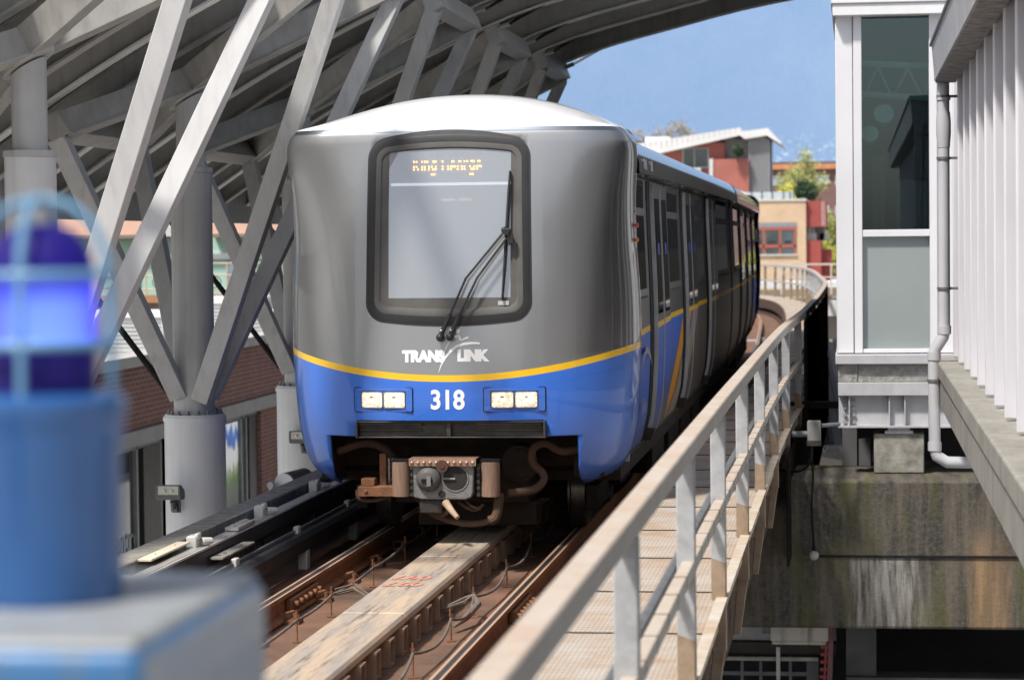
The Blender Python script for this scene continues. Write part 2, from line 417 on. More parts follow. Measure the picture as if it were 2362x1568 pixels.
for x0, lab in ((-3.67, 'rusty running rail on the left, nearest the parapet'), (-2.15, 'rusty running rail on the right, nearest the walkway')):
    t = thing('running_rail', lab, 'rail', (x0, 8, -.17), 'running rails')
    pth = track_path(x0)
    g = MB(); g.sweep(pth, [(-.035, -.002), (.035, -.002), (.036, -.03), (.009, -.045), (.009, -.125), (.065, -.14), (.065, -.155), (-.065, -.155), (-.065, -.14), (-.009, -.125), (-.009, -.045), (-.036, -.03)])
    part(t, 'rail_section', g, RAIL)
    g = MB(); g.sweep(pth, [(-.014, .001), (.018, .001), (.018, -.004), (-.014, -.004)]); part(t, 'running_band', g, SHINE)
    y = 7.1
    for k in range(28):
        for sx in (-1, 1):
            g = MB()
            xx = x0 + (path_pt(None, y) + .77) + sx * .10
            g.box(xx - .06, xx + .06, y - .07, y + .07, -.169, -.145)
            g.tube([(xx - .035 * sx, y - .05, -.14), (xx - .035 * sx, y - .03, -.105), (xx + .01 * sx, y, -.095), (xx + .035 * sx, y + .03, -.12), (xx + .04 * sx, y + .045, -.145)], .011, 6)
            g.tube([(xx + .03 * sx, y - .04, -.145), (xx + .03 * sx, y - .04, -.10)], .014, 6)
            part(t, 'rail_clip', g, RUST)
        y += .95
    jy = 15.85 if x0 < -3 else 15.4
    sx = 1
    g = MB(); g.bar((x0 + .032 * sx, jy, -.085), (x0 + .032 * sx, jy + .85, -.085), .04, .075)
    for k in range(6): g.tube([(x0 + .03 * sx, jy + .08 + k * .14, -.085), (x0 + .085 * sx, jy + .08 + k * .14, -.085)], .022, 6)
    part(t, 'joint_bar', g, RUST, bevel=.006)

# aluminium reaction rail between the running rails
def slab_mat():
    m, nt, b = new_mat('scuffed_aluminium_plate')
    v = objvec(nt, True)
    n = ramp(nt, noise(nt, v, 1.0, 8, .68, sc=(9, .9, 1)), [(.40, 0.), (.62, 1.)])
    n2 = ramp(nt, noise(nt, v, 1.0, 8, .7, sc=(26, 1.6, 1)), [(.50, 0.), (.68, .95)])
    p = nt.nodes.new('ShaderNodeSeparateXYZ'); nt.links.new(v, p.inputs[0])
    cen = ramp(nt, math_n(nt, 'ABSOLUTE', math_n(nt, 'ADD', p.outputs[0], 2.85)), [(.05, 1.), (.17, .25)])
    c = mix_c(nt, n, (.72, .55, .39), (.48, .42, .37))
    c = mix_c(nt, math_n(nt, 'MULTIPLY', n2, cen), c, (.085, .085, .09))
    nt.links.new(c, b.inputs['Base Color']); b.inputs['Roughness'].default_value = .5; b.inputs['Metallic'].default_value = .3
    return m
t = thing('reaction_rail', 'long scuffed metal plate on brackets down the middle of the track', 'reaction rail', (-2.85, 8, -.17))
pth = track_path(-2.85)
ends = [4.2, 9.3, 11.98, 14.66, 17.35, 20.03, 22.7, 30, 45]
for i in range(len(ends) - 1):
    seg = [(-2.85, y, 0) for y in (ends[i] + .006, ends[i + 1] - .006)]
    g = MB(); g.sweep(seg, [(-.185, .05), (.185, .05), (.20, .03), (.20, -.005), (-.20, -.005), (-.20, .03)]); part(t, 'plate', g, slab_mat() if i == 0 else bpy.data.materials['scuffed_aluminium_plate'], bevel=.004)
BRK = mat('bracket_steel', (.44, .30, .20), (.28, .18, .115), 10, .7)
y = 9.35
while y < 24:
    for x0, x1 in ((-2.66, -2.655), (-3.04, -3.035)):
        pass
    for sx in (-1, 1):
        xe = -2.85 + sx * .222; xi = -2.85 + sx * .08
        a0, a1 = min(xe, xi), max(xe, xi)
        g = MB(); n_ = 4; ring_ = []
        for q in (0, .014): ring_ += [(y - .075 + q, -.168 + q), (y + .075 - q, -.168 + q), (y + .075 - q, -.012 - q), (y - .075 + q, -.012 - q)]
        vs = [(xx, a, b) for xx in (a0, a1) for a, b in ring_]
        fs = []
        for k in range(4):
            k2 = (k + 1) % 4
            fs += [(k, k2, 4 + k2, 4 + k), (8 + k, 12 + k, 12 + k2, 8 + k2), (k, 8 + k, 8 + k2, k2), (4 + k, 4 + k2, 12 + k2, 12 + k)]
        g.add(vs, fs); part(t, 'support_bracket', g, BRK)
    y += .431
RED = mat('faded_red_stencil', (.66, .22, .13), (.56, .34, .25), 40, .8, lo=.45, hi=.6)
for yb in (16.19, 15.88):
    g = text_mb('097', .27, .006, fn=lambda x, y: (-2.885 - x * .62, yb + .10 - y * .95, .0535))
    part(t, 'stencil_number', g, RED)

# cables strung on little stakes beside the plate
CABLE = mat('dusty_cable', (.20, .165, .13), (.13, .10, .08), 12, .75)
stakesL = [(-3.36, 13.3), (-3.36, 14.87), (-3.37, 15.92), (-3.36, 17.32), (-3.38, 18.69), (-3.37, 20.1)]
stakesR = [(-2.44, 12.4), (-2.44, 13.69), (-2.43, 14.97), (-2.44, 15.95), (-2.42, 17.38), (-2.46, 19.03), (-2.45, 20.4)]
for stk, lab, side in ((stakesL, 'dusty cable strung on stakes left of the metal plate', 'left'), (stakesR, 'dusty cable sagging between stakes right of the metal plate', 'right')):
    pts = []
    for i in range(len(stk) - 1):
        a, b = stk[i], stk[i + 1]; sag = .015 if side == 'left' else .05
        for k in range(8):
            s = k / 8; dev = .03 * math.sin(s * PI) * (1 if side == 'right' else 0)
            pts.append((a[0] + (b[0] - a[0]) * s + dev, a[1] + (b[1] - a[1]) * s, -.03 - sag * 4 * s * (1 - s)))
    c = MB(); c.tube(pts, .0095, 8); single('track_cable', c, CABLE, lab, 'cable', (stk[0][0], stk[0][1], -.03), 'cables along the track')
    order = ['first', 'second', 'third', 'fourth', 'fifth', 'sixth', 'seventh']
    for k, (x, y) in enumerate(stk):
        s = MB(); s.tube([(x, y, -.17), (x + .006 * random.uniform(-1, 1), y, .03)], .0062, 6); s.tube([(x - .010, y, .0), (x, y, -.04), (x + .010, y, .0)], .004, 5)
        s.tube([(x - .025, y - .015, -.165), (x + .025, y + .01, -.165)], .008, 5)
        single('cable_stake', s, RUST, 'thin rusty stake %s from the front in the row %s of the metal plate' % (order[k], side), 'stake', (x, y, -.17), 'stakes holding the track cables')
c = MB()
for dz, dy in ((0, 0), (.02, .05), (-.02, .09)):
    c.tube([(-3.36, 15.95 + dy, -.02 + dz), (-3.25, 16.05 + dy, .0 + dz), (-3.1, 15.95 + dy, -.06), (-2.9, 15.9 + dy, -.10), (-2.65, 15.85 + dy, -.11), (-2.5, 15.9 + dy, -.06 + dz), (-2.44, 15.95, -.02)], .0075, 6)
c.tube([(-2.44, 15.95, -.02), (-2.38, 15.75, -.05), (-2.42, 15.5, -.10), (-2.47, 15.3, -.13)], [.010, .022, .022, .010], 8)
single('cross_cable_bundle', c, CABLE, 'bundle of dusty cables crossing under the metal plate with a taped joint', 'cable', (-2.9, 15.9, -.06))

# left power rails
ALU = mat('contact_rail_alloy', (.62, .60, .57), (.45, .42, .39), 6, .4, metal=.4, stretch=(4, .4, 4))
COVER = mat('black_rail_cover', (.022, .022, .024), (.035, .035, .036), 5, .5)
t = thing('power_rail', 'upper power rail with pale metal top and black cover beside the parapet', 'power rail', (-4.3, 12, .1), 'power rails on the left of the track')
L = [(-4.3, 9, 0), (-4.3, 60, 0)]
g = MB(); g.sweep(L, [(-.045, .255), (.03, .255), (.03, .235), (-.045, .235)]); part(t, 'contact_strip', g, ALU)
g = MB(); g.sweep(L, [(.034, .252), (.046, .252), (.046, .237), (.034, .237)]); part(t, 'edge_strip', g, mat('pale_edge', (.72, .70, .67)))
g = MB(); g.sweep(L, [(-.04, .232), (.05, .232), (.05, .135), (.02, .10), (-.04, .10)]); part(t, 'rail_cover', g, COVER)
INS = mat('white_insulator', (.72, .71, .68), (.6, .59, .55), 8, .4)
yi = [10.5, 12.4, 14.28, 16.16, 18.05, 19.93, 21.8, 23.7, 25.6, 27.5]
for y in yi:
    g = MB(); g.box(-4.38, -4.31, y - .06, y + .06, .18, .33); g.box(-4.33, -4.30, y - .045, y + .045, .30, .345); g.tube([(-4.30, y + .03, .285), (-4.24, y + .09, .285)], [.03, .022], 10); p = part(t, 'insulator', g, INS, bevel=.01)
    g = MB(); g.box(-4.37, -4.33, y - .04, y + .04, -.168, .175); part(t, 'bracket', g, DKMET)
g = MB(); g.box(-4.345, -4.25, 17.0, 17.5, .262, .285)
for k in range(4): g.tube([(-4.30, 17.06 + k * .12, .285), (-4.30, 17.06 + k * .12, .30)], .018, 6)
part(t, 'splice_plate', g, ALU)
t = thing('power_rail', 'lower black covered power rail below the pale topped one', 'power rail', (-4.1, 12, .0), 'power rails on the left of the track')
g = MB(); g.sweep([(-4.08, 9, 0), (-4.08, 60, 0)], [(-.04, .10), (.02, .10), (.05, .07), (.05, -.02), (-.02, -.05), (-.04, -.05)]); part(t, 'rail_cover', g, COVER)
g = MB(); g.sweep([(-4.12, 9, 0), (-4.12, 60, 0)], [(-.02, .125), (0, .125), (0, .105), (-.02, .105)]); part(t, 'conduit', g, CAB)
for y in yi[2:8]:
    g = MB(); g.box(-4.10, -4.03, y + .2 - .05, y + .2 + .05, -.168, -.02); g.box(-4.14, -4.10, y + .17, y + .27, -.03, .15); part(t, 'insulator', g, INS, bevel=.006)
CREAM = mat('pale_cover_board', (.80, .72, .55), (.70, .61, .45), 5, .6)
for pts, lab in (([(-4.62, 15.55), (-4.455, 15.55), (-4.455, 16.95), (-4.62, 16.95)], 'pale cream cover plate lying between parapet and upper power rail'), ([(-4.23, 16.15), (-4.145, 16.15), (-4.145, 17.05), (-4.23, 17.05)], 'narrow grey cover plate lying between the two power rails')):
    g = MB(); z = .285 if pts[0][0] < -4.4 else .17
    pts2 = pts if pts[0][0] > -4.4 else [(-4.44, 15.15), (-4.345, 15.15), (-4.345, 16.08), (-4.44, 16.08)]
    g.add([(x, y, z + d) for d in (0, .012) for x, y in pts2], [(0, 3, 2, 1), (4, 5, 6, 7), (0, 1, 5, 4), (1, 2, 6, 5), (2, 3, 7, 6), (3, 0, 4, 7)])
    for k in (.25, .75):
        xx = (pts2[0][0] + pts2[1][0]) / 2; y = pts2[0][1] + (pts2[2][1] - pts2[0][1]) * k; g.cyl((xx, y), .012, z + .012, z + .022, 8)
    single('cover_plate', g, CREAM if pts[0][0] < -4.4 else CONC, lab, 'plate', (pts2[0][0], pts2[0][1], z))

# parapet
g = MB(); g.sweep([(-4.515, 4, 0), (-4.515, 62, 0)], [(-.1, .30), (.085, .30), (.085, .17), (.06, .15), (.06, -.6), (-.1, -.6)])
single('parapet_wall', g, CONC, 'rough weathered concrete parapet along the left side of the track', 'wall', (-4.515, 10, 0), bevel=.012)

# ------------------------------------------------------------------ canopy
ZR = [(-7.25, 2.70), (-6.2, 3.40), (-5.43, 3.86), (-4.6, 4.29), (-3.84, 4.63), (-3.27, 4.83), (-2.33, 5.07), (-1.52, 5.27), (-.72, 5.42), (.3, 5.56), (1.5, 5.66), (3.2, 5.72)]
def zr(x): return interp(ZR, x)
COLY = [16.2, 20.3, 24.4, 28.5, 32.6]
RIBM = mat('canopy_rib_steel', (.42, .41, .39), (.34, .33, .31), 4, .55, streak=(.19, .185, .175), sf=.4)
cn = thing('station_canopy', 'big curved dark canopy with many transverse ribs sweeping over the track', 'canopy', (-5.43, 24, 3.9))
g = MB()
def xm(y): return -5.28 + (y - 16.7) * .22 if y < 22.4 else -2.75 + (y - 22.4) * .26
def deck_sheet(x0, y0, y1, nx):
    vs = []; fs = []; P = []
    n = int((y1 - y0) / .075)
    ys_ = []
    for k in range(n + 1):
        y = y0 + (y1 - y0) * k / n; h = .045 if (k % 4) in (1, 2) else 0
        ys_.append((y, h))
    for i in range(nx + 1):
        for y, h in ys_: x = x0 + (xm(y) - x0) * i / nx; vs.append((x, y, zr(x) + .30 + h))
    w_ = len(ys_)
    for i in range(nx):
        for j in range(w_ - 1): fs.append((i * w_ + j, i * w_ + j + 1, (i + 1) * w_ + j + 1, (i + 1) * w_ + j))
    g.add(vs, fs)
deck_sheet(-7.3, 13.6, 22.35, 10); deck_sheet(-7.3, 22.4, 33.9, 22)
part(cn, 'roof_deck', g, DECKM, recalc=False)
g = MB()  # top skin so light does not leak
for ya, yb in ((13.6, 22.35), (22.4, 33.9)):
    def skin(u, v): y = ya + (yb - ya) * v; x = -7.3 + (xm(y) + 7.3) * u; return (x, y, zr(x) + .42)
    g.grid(skin, 14, 8)
part(cn, 'roof_skin', g, mat('roof_top_sheet', (.45, .46, .47)))
FLM = mat('bounce_lit_flange', (.74, .73, .70), (.62, .61, .58), 4, .5)  # paler than the ribs: light bounced off the ground, painted into the flanges
def rib(y, x0, x1, ht=.28, fl=False):
    g = MB(); n = 18
    def S(offs):
        for a0, a1, z0, z1 in offs:
            vs = []; fs = []
            for i in range(n + 1):
                x = x0 + (x1 - x0) * i / n; z = zr(x)
                vs += [(x, y + a0, z + z0), (x, y + a1, z + z0), (x, y + a1, z + z1), (x, y + a0, z + z1)]
            for i in range(n):
                for k in range(4): fs.append((i * 4 + k, i * 4 + (k + 1) % 4, i * 4 + 4 + (k + 1) % 4, i * 4 + 4 + k))
            fs += [(3, 2, 1, 0), (n * 4, n * 4 + 1, n * 4 + 2, n * 4 + 3)]
            g.add(vs, fs)
    if fl: S([(-.075, .075, 0, .022)])
    else: S([(-.01, .01, .022, ht), (-.06, .06, ht, ht + .015)])
    return g
for cy in [12.1 + 2.2] + COLY:
    for dy in (-1.15, 1.15):
        y = cy + dy
        if cy < 15:
            if dy > 0: continue
            y = 13.75
        xe = xm(y) if y < 22.4 else max(xm(y), -3.9)
        rb_ = part(cn, 'rib', rib(y, -7.25, xe), RIBM); part(cn, 'flange', rib(y, -7.25, xe, fl=True), FLM, parent=rb_)
for y in (14.3, 16.2, 18.25, 20.3, 22.35, 24.4, 26.45, 28.5, 30.55, 32.6):
    rb_ = part(cn, 'purlin_beam', rib(y, -7.25, min(xm(y), -4.1), .24), RIBM); part(cn, 'flange', rib(y, -7.25, min(xm(y), -4.1), fl=True), RIBM, parent=rb_)
EAVE = MB(); EAVE.box(-7.36, -7.24, 13.6, 33.9, 2.5, 3.0); part(cn, 'eave_gutter', EAVE, STEEL)
for cy in COLY[1:]:
    for dy in (-1.15, 1.15):
        y = cy + dy
        if y < 22.4: continue
        b = MB(); x0 = -3.80
        b.add([(x0, y - .08, zr(x0) - .10), (x0 + .5, y - .02, zr(x0 + .5)), (x0, y + .28, zr(x0) - .02), (x0 + .12, y + .42, zr(x0 + .1) + .05), (x0 + .5, y + .3, zr(x0 + .5) + .08)], [(0, 1, 4, 3, 2)])
        b.box(x0 - .12, x0 - .02, y - .05, y + .05, zr(x0) - .11, zr(x0))
        b.tube([(x0 - .02, y - .06, zr(x0) - .07), (x0 + .09, y - .06, zr(x0) - .03)], .028, 8)
        part(cn, 'bearing_bracket', b, STEEL)

# ------------------------------------------------------------------ columns
def column(k, cy):
    labs = ['leftmost canopy column, its base hidden behind the blue lamp', 'grey canopy column in full view between the blue lamp and train, on a wide pedestal',
            'canopy column just left of the train with its pedestal half hidden', 'canopy column hidden behind the train, its two struts and crossbeam showing above the roof',
            'farthest canopy column, the last pair of struts against the sky']
    x = -5.43
    t = thing('canopy_column', labs[k], 'column', (x, cy, GZ), 'canopy columns')
    g = MB(); g.cyl((x, cy), .252, GZ, .815, 48); part(t, 'pedestal', g, STEELW)
    g = MB(); g.lathe((x, cy, 0), [(.25, .79), (.262, .792), (.262, .83), (.25, .832), (.245, .85), (.18, .852)], 48)
    fl = part(t, 'flange', g, STEELW)
    g = MB()
    for q in range(16):
        a = 2 * PI * q / 16; px, py = x + .215 * math.cos(a), cy + .215 * math.sin(a); g.cyl((px, py), .015, .85, .885, 6); g.cyl((px, py), .022, .85, .862, 8)
    part(t, 'bolt', g, mat('bolt_steel', (.22, .22, .21), metal=.5, rough=.45), parent=fl)
    g = MB(); g.cyl((x, cy), .171, .85, 2.875, 48); part(t, 'shaft', g, STEEL if k else STEELW)  # nearest shaft takes the paler steel, its sunlight painted as colour
    g = MB(); g.lathe((x, cy, 0), [(.168, 2.84), (.181, 2.845), (.181, 2.885), (.12, 2.89)], 48); part(t, 'collar', g, STEEL)
    g = MB(); n = 40  # head shaft with a sloping top
    vs = [(x + .118 * math.cos(2 * PI * i / n), cy + .118 * math.sin(2 * PI * i / n), 2.88) for i in range(n)] + [(x + .118 * math.cos(2 * PI * i / n), cy + .118 * math.sin(2 * PI * i / n), 3.44 + .565 * .118 * math.cos(2 * PI * i / n)) for i in range(n)]
    g.add(vs, [(i, (i + 1) % n, n + (i + 1) % n, n + i) for i in range(n)] + [tuple(range(n, 2 * n))]); part(t, 'head_shaft', g, STEEL)
    g = MB(); vs = []
    for zz in (3.455, 3.485): vs += [(x + .17 * math.cos(2 * PI * i / n), cy + .17 * math.sin(2 * PI * i / n), zz + .565 * .17 * math.cos(2 * PI * i / n)) for i in range(n)]
    g.add(vs, [(i, (i + 1) % n, n + (i + 1) % n, n + i) for i in range(n)] + [tuple(range(n - 1, -1, -1)), tuple(range(n, 2 * n))]); part(t, 'cap_plate', g, STEEL)
    H = 1.12
    for sy in (-1, 1):
        e = Vector((-3.88, cy + sy * H, 4.40)); s = Vector((x + .11, cy + sy * .14, 1.02))
        d = (e - s).normalized()
        g = MB(); g.bar(s - d * .05, e + d * .02, .145, .145, up=(d.cross(Vector((0, sy, .0))).normalized())); part(t, 'strut', g, STEELW if k == 0 else STEEL, bevel=.006)  # sunlit look of the nearest struts painted as a paler steel
        e2 = Vector((-6.2, cy + sy * H, 3.10)); s2 = Vector((x - .11, cy + sy * .14, 1.05)); d2 = (e2 - s2).normalized()
        g = MB(); g.bar(s2 - d2 * .05, e2 + d2 * .02, .145, .145, up=(d2.cross(Vector((0, sy, 0))).normalized())); part(t, 'strut', g, STEEL, bevel=.006)
        for E_, nm in ((Vector((-3.88, cy + sy * H, 4.49)), 'roof_arm'), (Vector((-6.2, cy + sy * H, 3.19)), 'roof_arm')):
            st = Vector((x, cy + sy * .05, 3.60)); d3 = (E_ - st).normalized()
            nrm = Vector((-.49, 0, .87))
            g = MB(); g.bar(st, E_, .11, .20, up=nrm); g.bar(st - nrm * .106, E_ - nrm * .106, .16, .014, up=nrm); part(t, nm, g, RIBM)
    g = MB(); g.bar((-3.88, cy - H - .09, 4.50), (-3.88, cy + H + .09, 4.50), .17, .20, up=(-.35, 0, .94)); part(t, 'crossbeam', g, STEEL, bevel=.006)
    g = MB(); g.bar((-6.2, cy - H - .09, 3.19), (-6.2, cy + H + .09, 3.19), .17, .20, up=(-.5, 0, .87)); part(t, 'crossbeam', g, RIBM, bevel=.006)
    g = MB(); g.tube([(x - .20, cy - .05, 1.02), (-6.75, cy - .35, 2.62)], .028, 8); part(t, 'drain_pipe', g, BLACK)
for k, cy in enumerate(COLY): column(k, cy)

# floodlights on the pedestals
FL = mat('floodlight_grey', (.12, .13, .13), (.09, .098, .098), 9, .45, metal=.3)
def floodlight(px, py, pz, lab):
    t = thing('floodlight', lab, 'floodlight', (px, py, pz), 'floodlights on the column pedestals')
    g = MB(); g.box(px - .02, px + .05, py + .06, py + .08, pz - .08, pz + .03); g.tube([(px - .02, py + .05, pz - .045), (px + .03, py + .05, pz - .045)], .028, 10)
    g.tube([(px, py + .03, pz - .04), (px, py + .0, pz + .02)], .022, 8); part(t, 'bracket', g, FL)
    prof = [(-.055, .04), (.05, .035), (.065, .07), (.05, .115), (.02, .13), (-.05, .165), (-.07, .16), (-.075, .075)]
    g = MB(); g.prism([(py - .05 + a, pz + b) for a, b in prof], .215, 'x', px - .11); hsg = part(t, 'housing', g, FL, bevel=.008)
    a, b = Vector((0, py - .125, pz + .08)), Vector((0, py - .12, pz + .15))
    g = MB(); g.add([(px - .085, py - .130, pz + .085), (px + .085, py - .130, pz + .085), (px + .085, py - .122, pz + .155), (px - .085, py - .122, pz + .155)], [(0, 1, 2, 3)])
    part(t, 'lens', g, mat('dull_lens', (.42, .40, .29), (.55, .53, .42), 30, .15, coat=1))
    for sx in (-1, 1):
        g = MB(); g.sphere((px + sx * .03, py - .131, pz + .118), .016, 8, .8); part(t, 'reflector', g, mat('lens_spot', (.7, .7, .66), rough=.1))
floodlight(-5.53, 19.93, .14, 'grey floodlight with two round reflectors on the pedestal left of the picture')
floodlight(-5.37, 24.12, .26, 'grey floodlight on the pedestal right beside the train')
g = MB(); 
t = thing('round_floodlight', 'round pale drum floodlight standing behind the parapet between two pedestals', 'floodlight', (-5.0, 22.3, .0))
g.tube([(-5.10, 22.15, .07), (-4.98, 22.45, .10)], [.115, .105], 24); part(t, 'drum', g, mat('drum_dark', (.10, .10, .10)))
g = MB(); g.tube([(-5.104, 22.14, .07), (-5.10, 22.15, .0705)], [.112, .116], 24); part(t, 'face', g, mat('pale_drum_face', (.62, .63, .64), rough=.35))
g = MB(); g.box(-5.24, -5.18, 22.1, 22.2, -.35, .05); g.tube([(-5.22, 22.08, .08), (-5.22, 22.16, .08)], .03, 10); part(t, 'bracket', g, STEEL)

# ------------------------------------------------------------------ brick building on the left
def brick_mat():
    m, nt, b = new_mat('red_brick')
    v = objvec(nt, True); s = nt.nodes.new('ShaderNodeSeparateXYZ'); nt.links.new(v, s.inputs[0])
    cb = nt.nodes.new('ShaderNodeCombineXYZ')
    nt.links.new(math_n(nt, 'ADD', s.outputs[0], s.outputs[1]), cb.inputs[0]); nt.links.new(s.outputs[2], cb.inputs[1])
    br = N(nt, 'ShaderNodeTexBrick', i_Scale=1.0); br.offset = .5
    br.inputs['Brick Width'].default_value = .22; br.inputs['Row Height'].default_value = .075; br.inputs['Mortar Size'].default_value = .008
    br.inputs['Color1'].default_value = (.27, .125, .095, 1); br.inputs['Color2'].default_value = (.20, .092, .074, 1); br.inputs['Mortar'].default_value = (.36, .28, .24, 1)
    br.inputs['Bias'].default_value = -.1
    nt.links.new(cb.outputs[0], br.inputs[0])
    n = noise(nt, v, 3, 4)
    nt.links.new(mix_c(nt, ramp(nt, n, [(.35, .0), (.7, .3)]), br.outputs[0], (.15, .07, .06)), b.inputs['Base Color']); b.inputs['Roughness'].default_value = .9
    bp = N(nt, 'ShaderNodeBump', i_Strength=.4, i_Distance=.01); nt.links.new(br.outputs[1], bp.inputs['Height']); bp.invert = True; nt.links.new(bp.outputs[0], b.inputs['Normal'])
    return m
BRICK = brick_mat()
bb = thing('brick_building', 'low red brick shop building with flat roof and tall glazed storefront behind the columns', 'building', (-10.6, 42, GZ))
X = -10.6
g = MB(); g.box(X - .3, X, 26, 62, -.50, .45)
for a, b in ((26, 29), (44.2, 46.9), (54, 56)): g.box(X - .3, X, a, b, GZ, -.72)
g.box(X - .3, X, 26, 62, GZ, -3.2)
part(bb, 'wall', g, BRICK)
g = MB(); g.box(X - .45, X + .06, 25.9, 62.1, .45, .61); part(bb, 'coping', g, mat('pale_coping', (.50, .49, .46), (.42, .41, .39), 3, .7))
g = MB(); y = 26
while y < 62: g.box(X + .055, X + .064, y - .006, y + .006, .46, .60); y += 1.5
part(bb, 'coping_joint', g, mat('joint_grey', (.2, .2, .19)))
g = MB(); g.box(X - .25, X + .05, 26, 62, -.72, -.50); part(bb, 'lintel_band', g, mat('lintel_grey', (.40, .40, .39), (.33, .33, .32), 3, .6))
g = MB(); g.box(-22, X - .3, 26, 62, .30, .36); part(bb, 'roof', g, mat('gravel_roof', (.45, .44, .42), (.36, .35, .33), 6, .9))
SHOP = glass('storefront_glass', (.16, .19, .18), .16)
FRM = mat('window_frame_grey', (.30, .31, .31), rough=.4, metal=.3)
DKF = mat('dark_window_frame', (.03, .03, .032), rough=.4)
for a, b, lab in ((29, 37.8, 'n'), (38.6, 44.2, 'm'), (46.9, 54, 'f')):
    g = MB()
    for y in ([a, a + 3.2, 36.5, b] if lab == 'n' else [a, 43.0, 43.35, b] if lab == 'm' else [a, a + 2, a + 4, b]): g.box(X - .16, X - .06, y - .05, y + .05, -3.2, -.72)
    g.box(X - .16, X - .06, a, b, -.80, -.72); g.box(X - .16, X - .06, a, b, -3.2, -3.08)
    fr = part(bb, 'window_frame', g, FRM)
    g = MB(); g.box(X - .125, X - .115, a, b, -3.1, -.79); part(bb, 'pane', g, SHOP, parent=fr)
    if lab == 'm':
        g = MB(); g.box(X - .13, X - .05, 43.5, 44.15, -3.1, -.80); part(bb, 'dark_panel', g, DKF, parent=fr)
    if lab == 'n':
        g = MB(); g.box(X - .13, X - .05, 36.8, 37.75, -3.1, -.80); part(bb, 'dark_panel', g, DKF, parent=fr)
        q = text_mb('access centre', .52, .004, fn=lambda x, y: (X - .10, 35.2 + x, -2.28 + y)); part(bb, 'window_lettering', q, mat('frosted_lettering', (.36, .42, .42), rough=.6))
def glass_reflection_mat():
    m, nt, b = new_mat('storefront_reflection'); v = objvec(nt, True); sp_ = nt.nodes.new('ShaderNodeSeparateXYZ'); nt.links.new(v, sp_.inputs[0])
    n = noise(nt, v, 1, 6, .65, sc=(1, 5, 1.2)); z = math_n(nt, 'ADD', math_n(nt, 'MULTIPLY', sp_.outputs[2], .5), math_n(nt, 'ADD', math_n(nt, 'MULTIPLY', n, .5), 1.05))
    nt.links.new(ramp(nt, z, [(.0, (.05, .06, .06)), (.28, (.12, .14, .12)), (.36, (.10, .16, .06)), (.46, (.30, .34, .22)), (.52, (.60, .63, .62)), (.66, (.66, .68, .68)), (.70, (.06, .14, .45)), (.80, (.10, .20, .55)), (.86, (.7, .75, .8)), (1., (.8, .82, .85))]), b.inputs['Base Color'])
    nt.links.new(b.inputs['Base Color'].links[0].from_socket, b.inputs['Emission Color']); b.inputs['Emission Strength'].default_value = .45
    return m
g = MB(); g.box(X - .112, X - .108, 40.0, 42.9, -3.05, -.84); part(bb, 'painted_reflection', g, glass_reflection_mat())  # bright reflection in the storefront glass, painted on a faintly glowing panel
g = MB(); g.box(-16, X - 2.2, 26, 62, GZ, .3); part(bb, 'interior_wall', g, mat('shop_interior', (.10, .105, .10), (.05, .055, .05), .8, .9))
g = MB(); g.box(X - 2.2, X - .3, 26, 62, GZ, GZ + .05); part(bb, 'interior_floor', g, mat('shop_floor', (.2, .19, .17)))
UNIT = mat('pale_roof_unit', (.62, .63, .63), (.54, .55, .55), 2, .5)
def unit(lab, x0, x1, y0, y1, z0, z1):
    t = thing('roof_unit', lab, 'roof unit', (x0, y0, z0), 'units on the brick building roof')
    g = MB(); g.box(x0, x1, y0, y1, z0, z1); c = part(t, 'casing', g, UNIT, bevel=.02)
    g = MB(); k = z0 + .08
    while k < z1 - .05: g.box(x0 + .05, x1 - .05, y0 - .012, y0 + .002, k, k + .02); k += .075
    part(t, 'louvre', g, mat('unit_slat_grey', (.30, .31, .31)))  # slats a darker grey than the casing
    g = MB(); g.box(x0 - .04, x1 + .04, y0 - .04, y1, z1, z1 + .10); part(t, 'lid', g, WHITE)
    g = MB(); g.box(x0 + .2, x0 + .45, y0 + .1, y0 + .35, z1 + .10, z1 + .22); part(t, 'cap', g, UNIT)
unit('pale slatted unit on the brick building roof beside the blue lamp', -14.6, -12.6, 45, 47, .36, .92)
unit('low white unit on the brick building roof just left of the train', -12.3, -11.1, 49, 52, .36, .78)
unit('wide pale unit on the brick building roof behind the middle column', -14.4, -12.8, 52, 55, .36, 1.0)
t = thing('roof_vent', 'slate grey angled vent pipe on the brick building roof', 'vent', (-13.3, 43, .36))
g = MB(); g.tube([(-13.3, 43, .36), (-13.3, 43, .80), (-13.15, 42.9, .92), (-12.98, 42.8, .98)], .09, 14); part(t, 'duct', g, mat('slate_vent', (.18, .24, .28), (.13, .18, .21), 4, .5))
g = MB(); g.tube([(-12.99, 42.81, .975), (-12.88, 42.75, 1.0)], [.11, .16], 14); part(t, 'hood', g, mat('pale_hood', (.6, .66, .70)))

